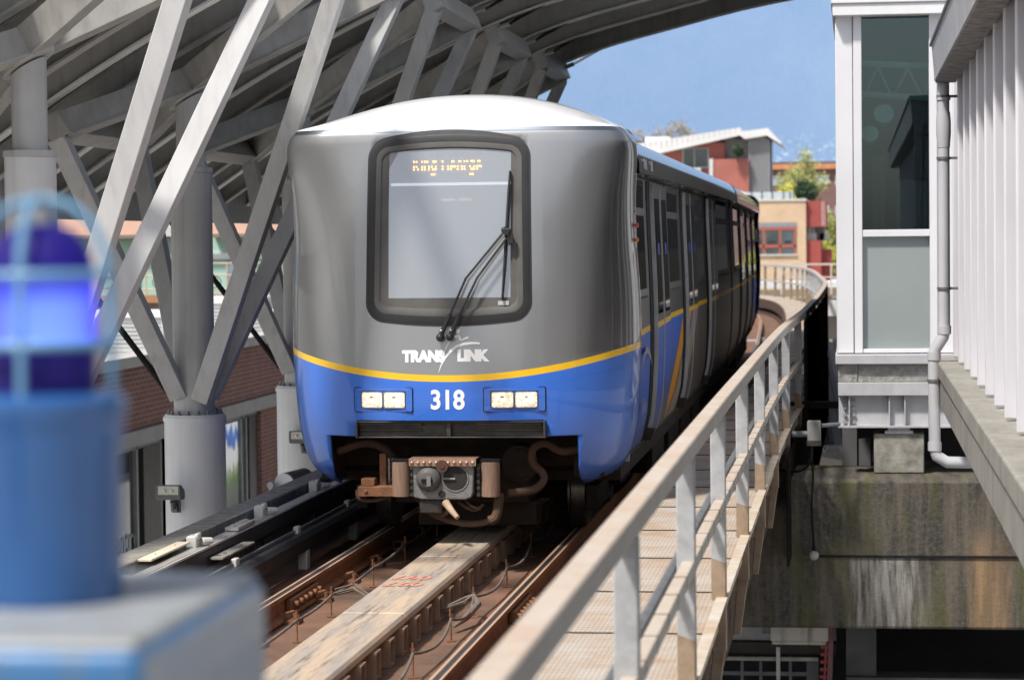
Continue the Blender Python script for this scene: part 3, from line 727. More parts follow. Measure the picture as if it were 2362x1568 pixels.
# far buildings seen between the struts
PINK = mat('pink_stucco', (.78, .50, .38), (.68, .43, .33), 1, .8); MINT = mat('mint_cladding', (.42, .62, .52), (.36, .55, .47), 1, .7)
fb = thing('mint_building', 'mint green building with pink upper storey and white band seen between the struts', 'building', (-20, 72, GZ))
g = MB(); g.box(-34, -12, 72, 80, GZ, 2.52); part(fb, 'wall', g, MINT)
g = MB(); g.box(-34, -19, 71.6, 80, 2.54, 4.6); g.box(-18.6, -12, 71.6, 80, 2.54, 4.6); part(fb, 'upper_storey', g, PINK)
g = MB(); g.box(-34, -12, 71.9, 71.99, 1.82, 2.0); part(fb, 'white_band', g, WHITE)
g = MB(); g.box(-34, -12, 71.5, 71.6, 2.46, 2.56); part(fb, 'cornice', g, mat('brown_trim', (.25, .2, .17)))
for x in (-24.5, -21.6, -18.2, -16.4):
    g = MB(); g.box(x, x + .75, 71.93, 71.98, .95, 1.78); f = part(fb, 'window', g, mat('far_frame', (.3, .28, .36)))
    g = MB(); g.box(x + .08, x + .67, 71.88, 71.93, 1.0, 1.72); part(fb, 'pane', g, mat('far_pane', (.25, .33, .38), rough=.1), parent=f)
g = MB(); g.box(-20.1, -19.3, 71.2, 71.4, 2.5, 2.9); part(fb, 'skylight', g, UNIT)
GUID = mat('stained_far_concrete', (.40, .35, .27), (.27, .22, .16), 1.2, .9, streak=(.16, .11, .07), sf=.7)
fg = thing('far_guideway_wall', 'stained concrete guideway wall with rusty cap in front of the mint building', 'wall', (-18, 66, GZ))
g = MB(); g.box(-34, -10, 66, 66.6, GZ, .70); part(fg, 'beam', g, GUID)
g = MB(); g.box(-34, -10, 65.8, 66.7, .70, .90); part(fg, 'rusty_cap', g, mat('rusty_cap', (.48, .24, .12), (.36, .19, .11), 2, .8))
fr_ = thing('far_railing', 'thin ornate railing in front of the mint building', 'railing', (-18, 66.2, .9))
g = MB()
for z in (1.05, 1.42, 1.74): g.tube([(-34, 66.2, z), (-10, 66.2, z)], .022, 6)
part(fr_, 'rail', g, mat('cream_rail', (.62, .50, .36)))
g = MB()
for k in range(33): x = -34 + k * .75; g.tube([(x, 66.2, .9), (x, 66.2, 1.74)], .022, 5)
part(fr_, 'post', g, mat('cream_rail', (.62, .50, .36)))
for k in range(32):
    g = MB(); x = -33.62 + k * .75; g.tube([(x + .2 * math.cos(a), 66.2, 1.24 + .16 * math.sin(a)) for a in [2 * PI * j / 12 for j in range(13)]], .014, 5, cap=False); part(fr_, 'scroll', g, BLACK)
g = MB(); g.box(-34, -10, 58, 58.5, GZ, .05); single('low_wall', g, mat('pale_far_wall', (.5, .48, .44)), 'pale low wall far behind the brick building roof', 'wall', (-20, 58, GZ))
g = MB(); g.box(-16, X - .31, 61.4, 62.0, .36, .9); single('roof_parapet', g, UNIT, 'far white parapet at the back of the brick building roof', 'parapet', (-13, 61.4, .36))

# ------------------------------------------------------------------ train (local frame: x right, y backwards from the nose, z above rail)
WT = [(.44, .97), (.50, 1.11), (.60, 1.205), (.80, 1.27), (1.0, 1.295), (1.25, 1.312), (1.5, 1.32), (1.85, 1.315), (2.3, 1.288), (2.6, 1.288), (2.8, 1.30), (2.95, 1.30), (3.03, 1.272), (3.09, 1.215)]
NT = [(.44, .07), (.8, .02), (1.1, .0), (1.6, .03), (2.0, .065), (2.5, .12), (3.0, .20), (3.09, .225)]
ET = [(.44, 2.6), (1.0, 2.7), (1.4, 2.8), (1.8, 2.95), (2.3, 3.4), (2.7, 4.4), (3.0, 5.8), (3.09, 6.2)]
SEAM = 1.06
def Wz(z): return interp(WT, z)
def ny(x, z):
    W = Wz(z); n = interp(ET, z); N0 = interp(NT, z); s = min(abs(x) / W, 1)
    return N0 + (SEAM - N0) * (1 - (1 - s ** n) ** (1 / n))
def roof_z(x): return 3.39 - .30 * (min(abs(x), 1.215) / 1.215) ** 2.2

def paint():
    m, nt, b = new_mat('train_paint')
    v = objvec(nt); s = nt.nodes.new('ShaderNodeSeparateXYZ'); nt.links.new(v, s.inputs[0])
    X_, Y_, Z_ = s.outputs
    ax = math_n(nt, 'ABSOLUTE', X_)
    fr = math_n(nt, 'LESS_THAN', Y_, SEAM - .002)
    zc_f = math_n(nt, 'ADD', math_n(nt, 'MULTIPLY', math_n(nt, 'MULTIPLY', ax, ax), .115), 1.262)
    zc_s = math_n(nt, 'ADD', math_n(nt, 'MINIMUM', math_n(nt, 'MULTIPLY', Y_, .012), .06), 1.485)
    zc = math_n(nt, 'ADD', math_n(nt, 'MULTIPLY', fr, zc_f), math_n(nt, 'MULTIPLY', math_n(nt, 'SUBTRACT', 1., fr), zc_s))
    d = math_n(nt, 'SUBTRACT', Z_, zc)
    yel = math_n(nt, 'LESS_THAN', math_n(nt, 'ABSOLUTE', d), .024)
    below = math_n(nt, 'LESS_THAN', d, 0.)
    wn = nt.nodes.new('ShaderNodeTexNoise'); wn.inputs['Scale'].default_value = 1.5; nt.links.new(v, wn.inputs['Vector'])
    grey = mix_c(nt, wn.outputs[0], (.37, .374, .38), (.34, .344, .35))
    # charcoal flanks, plus a dark reflection painted onto the nose corners
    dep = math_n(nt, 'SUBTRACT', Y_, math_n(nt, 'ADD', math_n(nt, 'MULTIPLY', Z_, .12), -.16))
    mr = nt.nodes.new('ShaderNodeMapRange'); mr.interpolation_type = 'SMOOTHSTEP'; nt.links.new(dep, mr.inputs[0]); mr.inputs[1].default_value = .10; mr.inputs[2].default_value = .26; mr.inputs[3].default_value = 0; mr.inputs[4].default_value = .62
    flank_refl = math_n(nt, 'MAXIMUM', mr.outputs[0], math_n(nt, 'MULTIPLY', math_n(nt, 'SUBTRACT', 1., fr), .86))
    grey = mix_c(nt, flank_refl, grey, (.035, .036, .038))
    # swooshes along the side skirt
    zb = math_n(nt, 'ADD', math_n(nt, 'MULTIPLY', Y_, .15), -.05)
    q = math_n(nt, 'SUBTRACT', Z_, zb)
    sidegrey = (.16, .145, .13)
    side = mix_c(nt, ramp(nt, q, [(.0, 0.), (.55, 1.)]), sidegrey, (.03, .14, .66))
    qo = math_n(nt, 'ABSOLUTE', math_n(nt, 'SUBTRACT', math_n(nt, 'SUBTRACT', math_n(nt, 'MULTIPLY', Y_, .42), 1.6), Z_))
    om = math_n(nt, 'LESS_THAN', qo, .16)
    side = mix_c(nt, om, side, (.80, .33, .02))
    qb = math_n(nt, 'ABSOLUTE', math_n(nt, 'SUBTRACT', math_n(nt, 'SUBTRACT', math_n(nt, 'MULTIPLY', Y_, .42), 2.05), Z_))
    bm_ = math_n(nt, 'LESS_THAN', qb, .18)
    side = mix_c(nt, bm_, side, (.42, .34, .25))
    blue = mix_c(nt, fr, side, (.035, .17, .70))
    col = mix_c(nt, below, grey, blue)
    col = mix_c(nt, yel, col, (.95, .56, .005))
    wh = math_n(nt, 'MULTIPLY', math_n(nt, 'GREATER_THAN', Z_, 3.082), math_n(nt, 'LESS_THAN', Y_, 1.45))
    col = mix_c(nt, wh, col, (.93, .93, .94))
    wh = math_n(nt, 'MAXIMUM', wh, math_n(nt, 'GREATER_THAN', Z_, 3.125)); col = mix_c(nt, wh, col, (.93, .93, .94))
    rf = math_n(nt, 'MULTIPLY', math_n(nt, 'GREATER_THAN', Z_, 3.05), math_n(nt, 'SUBTRACT', 1., wh))
    col = mix_c(nt, rf, col, (.12, .14, .17))
    # road film low on the body
    dn = ramp(nt, noise(nt, v, 3, 6, .65), [(.4, 0.), (.75, 1.)])
    df = math_n(nt, 'MULTIPLY', ramp(nt, Z_, [(.45, 1.), (1.0, 0.)]), math_n(nt, 'ADD', math_n(nt, 'MULTIPLY', dn, .5), .12))
    col = mix_c(nt, df, col, (.16, .14, .125))
    nt.links.new(col, b.inputs['Base Color'])
    nt.links.new(math_n(nt, 'ADD', math_n(nt, 'MULTIPLY', df, .4), .35), b.inputs['Roughness'])
    nt.links.new(math_n(nt, 'MULTIPLY', math_n(nt, 'SUBTRACT', 1., math_n(nt, 'MAXIMUM', math_n(nt, 'MAXIMUM', below, yel), wh)), math_n(nt, 'ADD', math_n(nt, 'MULTIPLY', fr, .48), .22)), b.inputs['Metallic'])
    nt.links.new(math_n(nt, 'ADD', math_n(nt, 'MULTIPLY', fr, .65), math_n(nt, 'MULTIPLY', math_n(nt, 'MULTIPLY', math_n(nt, 'GREATER_THAN', Z_, 2.75), math_n(nt, 'SUBTRACT', 1., fr)), .95)), b.inputs['Coat Weight']); b.inputs['Coat Roughness'].default_value = .04; b.inputs['Coat IOR'].default_value = 1.5
    nt.links.new(math_n(nt, 'ADD', math_n(nt, 'MULTIPLY', fr, .3), .2), b.inputs['Specular IOR Level'])
    return m
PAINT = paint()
GASK = mat('black_window_gasket', (.014, .014, .016), (.022, .022, .024), 5, .5, coat=.1)
GASK2 = mat('grey_window_gasket', (.15, .148, .142), (.115, .112, .108), 5, .7, spec=0)
WIND = glass('windshield_glass', (.62, .66, .68), .28, .02, (.92, .95, 1))
add_veil(WIND, .23, (.85, .88, .9))  # whitish diffuse veil painted over the glass for its bright sky reflection
SIDEG = glass('side_window_glass', (.14, .15, .16), .10, .03)

car = thing('train_car', 'leading grey white and blue metro train car, numbered 318, with lit headlights', 'train car', (-2.92, 17.97, 0), 'cars of the metro train')
def P(name, mb, m, parent=None, **k): return build(name, mb, m, parent or car, **k)

# front shell
NZ = 46; S1 = [i / 11 * .84 for i in range(12)]; NC = 14
zrows = [.44 + (3.09 - .44) * i / NZ for i in range(NZ + 1)]
def plan(z):
    W = Wz(z); n = interp(ET, z); N0 = interp(NT, z); D = SEAM - N0
    pts = [(s * W, N0 + D * (1 - (1 - s ** n) ** (1 / n))) for s in S1]
    c0 = (1 - .84 ** n) ** (1 / n)
    for k in range(1, NC + 1):
        c = c0 * (1 - k / NC); pts.append((W * (1 - c ** n) ** (1 / n), N0 + D * (1 - c)))
    return [(-x, y) for x, y in reversed(pts[1:])] + pts
rows = [plan(z) for z in zrows]; nc = len(rows[0])
bm = bmesh.new(); V = [[bm.verts.new((x, y, z)) for x, y in r] for r, z in zip(rows, zrows)]
for j in range(NZ):
    for i in range(nc - 1): bm.faces.new((V[j][i], V[j][i + 1], V[j + 1][i + 1], V[j + 1][i]))
top = V[-1]; prev = top
for k in range(1, 13):
    t_ = k / 12; cur = []
    for v in top:
        x, y0 = v.co.x, v.co.y; y = y0 + (1.5 - y0) * t_; z = 3.09 + (max(roof_z(x), 3.0901) - 3.09) * math.sin(t_ * PI / 2) ** .62
        cur.append(bm.verts.new((x * (1 if abs(x) < 1.2 else 1), y, z)))
    for i in range(nc - 1): bm.faces.new((prev[i], prev[i + 1], cur[i + 1], cur[i]))
    prev = cur
back = [bm.verts.new((v.co.x * .98, 2.9, 3.09 + .03 * (1 - abs(v.co.x) / 1.25))) for v in prev]
for i in range(nc - 1): bm.faces.new((prev[i], prev[i + 1], back[i + 1], back[i]))
def cut(p, n):
    geo = bm.verts[:] + bm.edges[:] + bm.faces[:]
    bmesh.ops.bisect_plane(bm, geom=geo, plane_co=p, plane_no=n, dist=1e-5)
for x in (.925, .69, .545): cut((x, 0, 0), (1, 0, 0)); cut((-x, 0, 0), (1, 0, 0))
for z in (.835, .955, 1.735, 2.985): cut((0, 0, z), (0, 0, 1))
dead = []
for f in bm.faces:
    c = f.calc_center_median(); ax = abs(c.x)
    if c.y < .75 and ((ax < .925 and c.z < .835) or (ax < .69 and c.z < .955) or (ax < .545 and 1.735 < c.z < 2.985)): dead.append(f)
bmesh.ops.delete(bm, geom=dead, context='FACES')
bmesh.ops.remove_doubles(bm, verts=bm.verts, dist=1e-5)
bmesh.ops.recalc_face_normals(bm, faces=bm.faces)
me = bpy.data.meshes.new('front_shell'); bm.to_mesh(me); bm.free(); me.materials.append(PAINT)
me.polygons.foreach_set('use_smooth', [True] * len(me.polygons)); me.set_sharp_from_angle(angle=R(50))
o = bpy.data.objects.new('front_shell', me); C.objects.link(o); o.parent = car
sm = o.modifiers.new('thick', 'SOLIDIFY'); sm.thickness = .022; sm.offset = -1

# body behind the front shell
BL = 16.9
SIDE = [(.50, 1.12), (.60, 1.16), (.80, 1.205), (1.0, 1.222), (1.25, 1.235), (1.5, 1.238), (1.85, 1.232), (2.3, 1.215), (2.6, 1.205), (2.745, 1.205), (2.755, 1.315), (2.84, 1.312), (2.91, 1.295), (2.965, 1.265), (3.01, 1.22), (3.045, 1.15)]
half = [(w_, z) for z, w_ in SIDE] + [(1.0, 3.07), (.7, 3.085), (.35, 3.095)]
sec = half + [(0, 3.10)] + [(-a, b) for a, b in reversed(half)]
g = MB(); vs = []; ysb = [SEAM + .012, 1.35, 6, 12, BL]
for y in ysb: vs += [(a, y, b) for a, b in sec]
n = len(sec); g.add(vs, [(i * n + k, i * n + k + 1, (i + 1) * n + k + 1, (i + 1) * n + k) for i in range(len(ysb) - 1) for k in range(n - 1)])
g.add([(a, BL, b) for a, b in sec], [tuple(range(n))])
g.add([(1.12, SEAM + .012, .5), (-1.12, SEAM + .012, .5), (-1.12, BL, .5), (1.12, BL, .5)], [(0, 1, 2, 3)])
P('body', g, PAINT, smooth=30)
g = MB()   # bulkhead sealing the seam behind the front shell, and cab interior
g.box(-1.2, 1.2, 1.25, 1.3, .55, 3.0); g.box(-.85, .85, .45, 1.25, 1.28, 1.30)
P('cab_interior', g, mat('cab_interior_grey', (.42, .43, .44), (.30, .31, .32), 1.2, .8))
g = MB(); g.add([(-.52, .32, 1.62), (.52, .32, 1.62), (.52, 1.2, 1.55), (-.52, 1.2, 1.55)], [(0, 1, 2, 3)])
g.box(-.9, -.4, 1.0, 1.24, 1.6, 2.3)
g.box(-.42, -.40, 1.2, 1.25, 1.6, 2.7); g.box(.40, .43, 1.2, 1.25, 1.6, 2.7); g.box(.05, .38, 1.05, 1.24, 1.6, 2.05); g.box(.1, .33, 1.02, 1.06, 2.05, 2.3)
P('dashboard', g, mat('dash_dark', (.10, .10, .105), rough=.7))
for x, l in ((-.25, 'p'), (.1, 'p')):
    g = MB(); g.tube([(x, 1.1, 1.7), (x + .03, 1.1, 2.6)], .018, 8); P('grab_pole', g, mat('pole_yellow', (.55, .38, .1), rough=.3))
for sx in (-.18, -.05, .35):
    g = MB(); g.box(sx, sx + .1, .9, .95, 2.56, 2.58); P('cab_light', g, emit('cab_light_glow', (1, .75, .6), .35))

# windshield frame and glass
def rr_pts(hw_t, hw_b, z0, z1, r, bow_t, bow_b, n=10):
    """rounded outline, counter clockwise from bottom left"""
    pts = []
    def cor(cx, cz, a0):
        return [(cx + r * math.cos(R(a0 + 90 * k / n)), cz + r * math.sin(R(a0 + 90 * k / n))) for k in range(n + 1)]
    side = [(hw_b + (hw_t - hw_b) * k / 12, z0 + r + (z1 - z0 - 2 * r) * k / 12) for k in range(1, 12)]
    base = cor(hw_b - r, z0 + r, -90) + side + cor(hw_t - r, z1 - r, 0) + [(0 + (hw_t - r) * (1 - 2 * k / 12), z1) for k in range(1, 12)] + cor(-hw_t + r, z1 - r, 90) + [(-a, b) for a, b in reversed(side)] + cor(-hw_b + r, z0 + r, 180) + [(-(hw_b - r) * (1 - 2 * k / 12), z0) for k in range(1, 12)]
    zm = (z0 + z1) / 2
    for x, z in base:
        f = 1 - (x / .6) ** 2
        z += bow_t * f * max(0, (z - zm) / (z1 - zm)) - bow_b * f * max(0, (zm - z) / (zm - z0))
        pts.append((x, z))
    return pts
def ring(loops, m, name):
    g = MB(); n = len(loops[0][0]); vs = []
    for pts, dy in loops: vs += [(x, ny(x, z) + dy, z) for x, z in pts]
    g.add(vs, [(j * n + k, j * n + (k + 1) % n, (j + 1) * n + (k + 1) % n, (j + 1) * n + k) for j in range(len(loops) - 1) for k in range(n)])
    return P(name, g, m)
A = rr_pts(.585, .598, 1.70, 2.975, .115, .058, .045); B_ = rr_pts(.575, .588, 1.71, 2.965, .11, .058, .045)
Cc = rr_pts(.535, .548, 1.75, 2.925, .085, .055, .04); D_ = rr_pts(.525, .54, 1.76, 2.915, .08, .055, .04); E_ = rr_pts(.50, .512, 1.785, 2.89, .065, .052, .035); F_ = rr_pts(.49, .50, 1.80, 2.88, .06, .05, .03)
ws = ring([(A, .012), (A, -.004), (B_, -.006), (Cc, -.005), (Cc, .02)], GASK, 'windshield_frame')
ring([(Cc, .02), (Cc, -.006), (D_, -.008), (E_, -.004), (F_, .010), (F_, .03)], GASK2, 'windshield_seal')
O_ = rr_pts(.60, .612, 1.685, 2.985, .125, .085, .048)
ring([(O_, .004), (O_, -.002), (A, -.003), (A, .01)], mat('recess_shadow_black', (.03, .03, .032), rough=.5), 'recess_shade_lip')  # lip coloured black for the shade inside the windshield recess
g = MB(); g.grid(lambda u, v: (-.52 + 1.04 * u, ny(-.52 + 1.04 * u, 1.77 + 1.19 * v) + .012, 1.77 + 1.19 * v), 14, 14); P('windshield', g, WIND)
g = MB(); g.grid(lambda u, v: (-.5 + 1.0 * u, ny(-.5 + u, 1.77 + .075 * v) + .008, 1.77 + .075 * v), 12, 1); P('glass_border', g, GASK2)
g = MB(); g.grid(lambda u, v: (-.505 + .06 * u, ny(-.505 + .06 * u, 1.8 + 1.1 * v) + .008, 1.8 + 1.1 * v), 1, 10); g.grid(lambda u, v: (.455 + .05 * u, ny(.455 + .05 * u, 1.8 + 1.1 * v) + .008, 1.8 + 1.1 * v), 1, 10); P('glass_border', g, GASK2)
g = MB(); g.grid(lambda u, v: (.365 + .08 * u, ny(.4, 1.79 + .03 * v) + .003, 1.79 + .03 * v), 1, 1); P('warning_sticker', g, mat('sticker_grey', (.5, .5, .5)))
# destination sign behind the glass
g = MB(); g.box(-.46, .46, .34, .46, 2.69, 2.98); sg = P('destination_sign', g, mat('sign_dark', (.10, .115, .125), rough=.6))
g = MB(); g.box(-.455, .455, .30, .34, 2.665, 2.685); P('light_bar', g, emit('bar_white', (.92, 1, 1), .95, (.8, .8, .8)), parent=sg)
g = MB()
for k in range(26): g.sphere((-.36 + k * .029, .335, 2.945), .009, 5)
P('lamp_row', g, emit('dot_white', (.8, .9, .95), .32, (.5, .5, .5)), parent=sg)
FONT = {'K': '1000110010101001100010100100101000100000000', 'x': ''}
GL = {'K': ['10001', '10010', '10100', '11000', '10100', '10010', '10001'], 'i': ['1', '0', '1', '1', '1', '1', '1'], 'n': ['0000', '0000', '1110', '1001', '1001', '1001', '1001'],
      'g': ['0000', '0000', '0111', '1001', '1001', '0111', '0001', '1110'], 'G': ['01110', '10001', '10000', '10111', '10001', '10001', '01110'], 'e': ['0000', '0000', '0110', '1001', '1111', '1000', '0111'],
      'o': ['0000', '0000', '0110', '1001', '1001', '1001', '0110'], 'r': ['000', '000', '101', '110', '100', '100', '100'], ' ': ['00']}
bright = MB(); dim = MB(); cx_ = 0; px_ = .0102
tot = sum(len(GL[c][0]) + 1 for c in 'King George')
pz_ = .0188
for c in 'King George':
    for r, row in enumerate(GL[c]):
        for q, b_ in enumerate(row):
            if b_ == '1':
                x = -.028 + (cx_ + q - tot / 2) * px_; z = 2.878 - (r) * pz_
                tgt = bright if r in (2, 4, 5, 7) else dim
                if r == 4 or r == 3: tgt = dim if r == 3 else bright
                tgt.box(x - .0046, x + .0046, .328, .338, z - .0060, z + .0060)
    cx_ += len(GL[c][0]) + 1
P('lit_lettering', bright, emit('led_amber', (1, .34, .02), 10), parent=sg); P('dim_lettering', dim, emit('led_amber_dim', (.75, .35, .10), .22), parent=sg)

# wipers
WM = mat('wiper_black', (.025, .027, .03), (.04, .042, .045), 9, .45, metal=.3)
def fy(x, z, d): return (x, ny(x, z) - d, z)
wp = MB()
hub = (.43, 2.325)
pv = [(-.05, 1.565), (.022, 1.568)]
for k, (x, z) in enumerate(pv):
    wp.tube([fy(x, z, -.01), fy(x, z, .05)], .026, 12); wp.sphere(fy(x, z - .005, .045), .030, 8)
    pts = [fy(x, z, .05), fy(x + .075, z + .16, .06), fy(x + .19 + .01 * k, z + .42, .065), fy(hub[0] - .025 + .03 * k, hub[1] - .02 - .03 * k, .06)]
    wp.tube(pts[:2] + [pts[1]], [.021, .017, .010], 6); wp.tube(pts[1:], .0095, 6)
w_ = P('wiper', wp, WM)
g = MB(); g.tube([fy(hub[0], hub[1], .03), fy(hub[0], hub[1], .085)], .03, 12); g.tube([fy(hub[0] - .03, hub[1] + .01, .075), fy(hub[0] + .03, hub[1] + .01, .075)], .014, 8); g.box(hub[0] + .01, hub[0] + .05, ny(*hub) - .07, ny(*hub) - .03, hub[1] - .09, hub[1] - .02); P('wiper_hub', g, WM, parent=w_)
g = MB(); g.tube([fy(.452, 2.76, .022), fy(.445, 2.62, .025), fy(.43, 2.32, .03), fy(.415, 2.06, .025), fy(.398, 1.83, .02)], [.007, .011, .013, .011, .007], 6); g.bar(fy(.452, 2.76, .006), fy(.398, 1.83, .006), .008, .02, up=(0, 1, 0)); P('wiper_blade', g, WM, parent=w_)
for x, z in pv:
    g = MB(); g.sphere(fy(x + .012, z + .045, .072), .009, 6); P('wiper_bolt', g, mat('bolt_bright', (.6, .62, .5), rough=.25, metal=.6), parent=w_)

# lettering and logo on the front
WHT = mat('white_vinyl', (.96, .96, .96), (.93, .93, .93), 3, .4)
def on_front(ox, oz, sx=1, sz=1, d=.0035): return lambda x, y: (ox + x * sx, ny(ox + x * sx, oz + y * sz) - d, oz + y * sz)
P('number', text_mb('318', .205, .006, fn=on_front(-.005, 1.043, .83, .94)), WHT, smooth=0)
P('brand_lettering', text_mb('TRANS', .108, .0085, fn=on_front(-.178, 1.388, .92, .98)), WHT, smooth=0)
P('brand_lettering', text_mb('LINK', .108, .0085, fn=on_front(.178, 1.392, .92, .98)), WHT, smooth=0)
def z2l(u, v):  # traced outline of the emblem, metres on the car front
    return ((u - 1000) * .000437 - .035, 1.388 + (650 - v) * .00051)
def ribbon(cl, ws):
    g = MB(); L_ = [z2l(*p) for p in cl]; vs = []
    for i, (x, z) in enumerate(L_):
        a = L_[max(i - 1, 0)]; b = L_[min(i + 1, len(L_) - 1)]; dx, dz = b[0] - a[0], b[1] - a[1]; l = math.hypot(dx, dz); nx, nz = -dz / l * ws[i] / 2, dx / l * ws[i] / 2
        for s in (1, -1): vs.append((x + s * nx, ny(x + s * nx, z + s * nz) - .0038, z + s * nz))
    return g.add(vs, [(2 * i, 2 * i + 1, 2 * i + 3, 2 * i + 2) for i in range(len(L_) - 1)])
g = ribbon([(925, 815), (960, 720), (1020, 620), (1110, 520), (1220, 445), (1340, 408), (1460, 396), (1560, 396), (1620, 403)], [.002, .008, .014, .019, .021, .020, .018, .015, .010])
h = ribbon([(1008, 548), (1040, 480), (1100, 390), (1180, 320), (1255, 290), (1285, 300)], [.003, .010, .016, .020, .022, .016]); g.add(h.v, h.f)
h = ribbon([(1262, 285), (1280, 320), (1290, 350), (1320, 350), (1380, 325), (1422, 318)], [.010, .020, .018, .013, .010, .012]); g.add([(a, b - .0003, c) for a, b, c in h.v], h.f)
cxz = z2l(1255, 228); n = 20
g.add([(cxz[0] + .0155 * math.cos(2 * PI * k / n), ny(*cxz) - .004, cxz[1] + .019 * math.sin(2 * PI * k / n)) for k in range(n)], [tuple(range(n))])
P('brand_emblem', g, WHT, smooth=0)

# headlights
HBLUE = mat('headlight_blue', (.035, .17, .70), rough=.25, coat=1)
LAMP = None
def lamp_mat():
    m, nt, b = new_mat('headlight_glow'); v = objvec(nt)
    n = noise(nt, v, 26, 4, .7, dist=2.0)
    c = mix_c(nt, ramp(nt, n, [(.40, 0.), (.56, 1.)]), (.62, .33, .14), (1, .93, .76))
    b.inputs['Base Color'].default_value = (.7, .65, .55, 1); b.inputs['Roughness'].default_value = .08; b.inputs['Coat Weight'].default_value = 1
    nt.links.new(c, b.inputs['Emission Color']); b.inputs['Emission Strength'].default_value = .95
    bp = N(nt, 'ShaderNodeBump', i_Strength=.5, i_Distance=.01); wv = N(nt, 'ShaderNodeTexWave', i_Scale=60); wv.bands_direction = 'X'; nt.links.new(v, wv.inputs[0]); nt.links.new(wv.outputs[1], bp.inputs['Height']); nt.links.new(bp.outputs[0], b.inputs['Normal'])
    return m
LAMP = lamp_mat()
BULB = emit('headlight_bulb', (1, .97, .9), 3.)
def rrect(cx, cz, w, h, r, n=5):
    pts = []
    for sx, sz, a in ((1, -1, -90), (1, 1, 0), (-1, 1, 90), (-1, -1, 180)):
        pts += [(cx + sx * (w / 2 - r) + r * math.cos(R(a + 90 * k / n)), cz + sz * (h / 2 - r) + r * math.sin(R(a + 90 * k / n))) for k in range(n + 1)]
    return pts
def loops(name, L_, m, parent=None, cap=False):
    g = MB(); n = len(L_[0][0]); vs = []
    for pts, dy in L_: vs += [(x, ny(x, z) + dy, z) for x, z in pts]
    fs = [(j * n + k, j * n + (k + 1) % n, (j + 1) * n + (k + 1) % n, (j + 1) * n + k) for j in range(len(L_) - 1) for k in range(n)]
    if cap: fs.append(tuple(range((len(L_) - 1) * n, len(L_) * n)))
    g.add(vs, fs); return P(name, g, m, parent, smooth=30)
for sx in (-1, 1):
    cx = .482 * sx; cz = 1.107
    hl = loops('headlight', [(rrect(cx, cz, .452, .186, .018), .004), (rrect(cx, cz, .452, .186, .018), -.003), (rrect(cx, cz, .440, .174, .015), -.004)], mat('headlight_gap', (.008, .012, .04), rough=.5))
    loops('bezel', [(rrect(cx, cz, .440, .174, .015), -.002), (rrect(cx, cz, .436, .170, .014), -.012), (rrect(cx, cz + .002, .345, .128, .012), -.012), (rrect(cx, cz, .335, .118, .010), -.002)], HBLUE, hl, cap=True)
    for q in (-1, 1):
        lx = cx + q * .085
        loops('lamp_rim', [(rrect(lx, cz, .166, .122, .016), -.003), (rrect(lx, cz, .164, .120, .016), -.014), (rrect(lx, cz, .154, .110, .015), -.014), (rrect(lx, cz, .152, .108, .015), -.006)], mat('chrome_rim', (.45, .43, .40), rough=.25, metal=.8), hl)
        L_ = [(rrect(lx, cz, .153, .109, .015), -.008), (rrect(lx, cz, .13, .088, .014), -.014), (rrect(lx, cz, .06, .04, .012), -.017)]
        loops('lamp', L_, LAMP, hl, cap=True)
        g = MB(); g.sphere((lx + .006, ny(lx, cz) - .016, cz - .004), .013, 8, .7); P('bulb', g, BULB, hl)
        g = MB(); g.box(lx - .014, lx + .012, ny(lx, cz) - .0185, ny(lx, cz) - .016, cz + .014, cz + .026); P('bulb_shield', g, mat('bulb_shield', (.35, .28, .2)), hl)

# bumper beam and underframe
BUMP = mat('sooty_bumper', (.040, .038, .035), (.075, .068, .058), 9, .5, metal=.3, bump=.15)
g = MB(); g.box(-.675, .69, .03, .15, .828, .838); g.box(-.675, .69, .03, .15, .938, .95); g.box(-.675, .69, .08, .15, .838, .938)
for x0, x1 in ((-.67, -.20), (.18, .68)): g.box(x0, x1, .062, .08, .877, .892); g.box(x0, x1, .05, .08, .918, .938)
g.box(-.02, .012, .035, .08, .838, .938); g.box(-.69, -.675, .02, .15, .826, .952); g.box(.69, .705, .02, .15, .826, .952)
P('bumper_beam', g, BUMP, bevel=.004)
UND = mat('sooty_underframe', (.022, .016, .012), (.045, .028, .018), 6, .85, bump=.3)
g = MB(); g.box(-1.05, 1.05, .9, 1.2, .55, .95); g.box(-.9, .9, .2, 1.2, .86, .95); g.box(-1.15, 1.15, 1.1, 16.6, .42, .55)
g.box(-.5, .5, .6, 1.4, .3, .55); g.box(-.35, .55, .7, 1.0, .12, .3); g.box(.85, 1.08, .55, .9, .5, .85); g.box(-1.05, -.95, .5, .9, .5, .85)
for y in (4.5, 6.5, 8.3, 10.2): g.box(.5, 1.12, y, y + 1.4, .16, .45); g.box(-1.12, -.5, y, y + 1.4, .16, .45)
g.tube([(.45, .5, .6), (.45, .72, .6)], .14, 20); g.tube([(.45, .49, .6), (.45, .5, .6)], [.10, .12], 20)
P('underframe', g, UND, bevel=.008)
WHEEL = mat('wheel_steel', (.20, .18, .17), (.10, .085, .075), 10, .35, metal=.8)
for y in (1.75, 3.65, 12.9, 14.8):
    g = MB(); g.box(-.95, -.86, y - .45, y + .45, .18, .36); g.box(.86, .95, y - .45, y + .45, .18, .36)
    g.tube([(-.95, y, .29), (.95, y, .29)], .07, 12); bg_ = P('bogie', g, UND)
    for sx in (-1, 1):
        g = MB(); g.tube([(sx * .70, y, .29), (sx * .715, y, .29), (sx * .725, y, .29), (sx * .83, y, .29), (sx * .835, y, .29)], [.315, .315, .29, .285, .25], 36); P('wheel', g, WHEEL, parent=bg_)
HOSE = mat('dusty_hose', (.115, .062, .036), (.065, .04, .027), 11, .8, bump=.3, bscale=150)
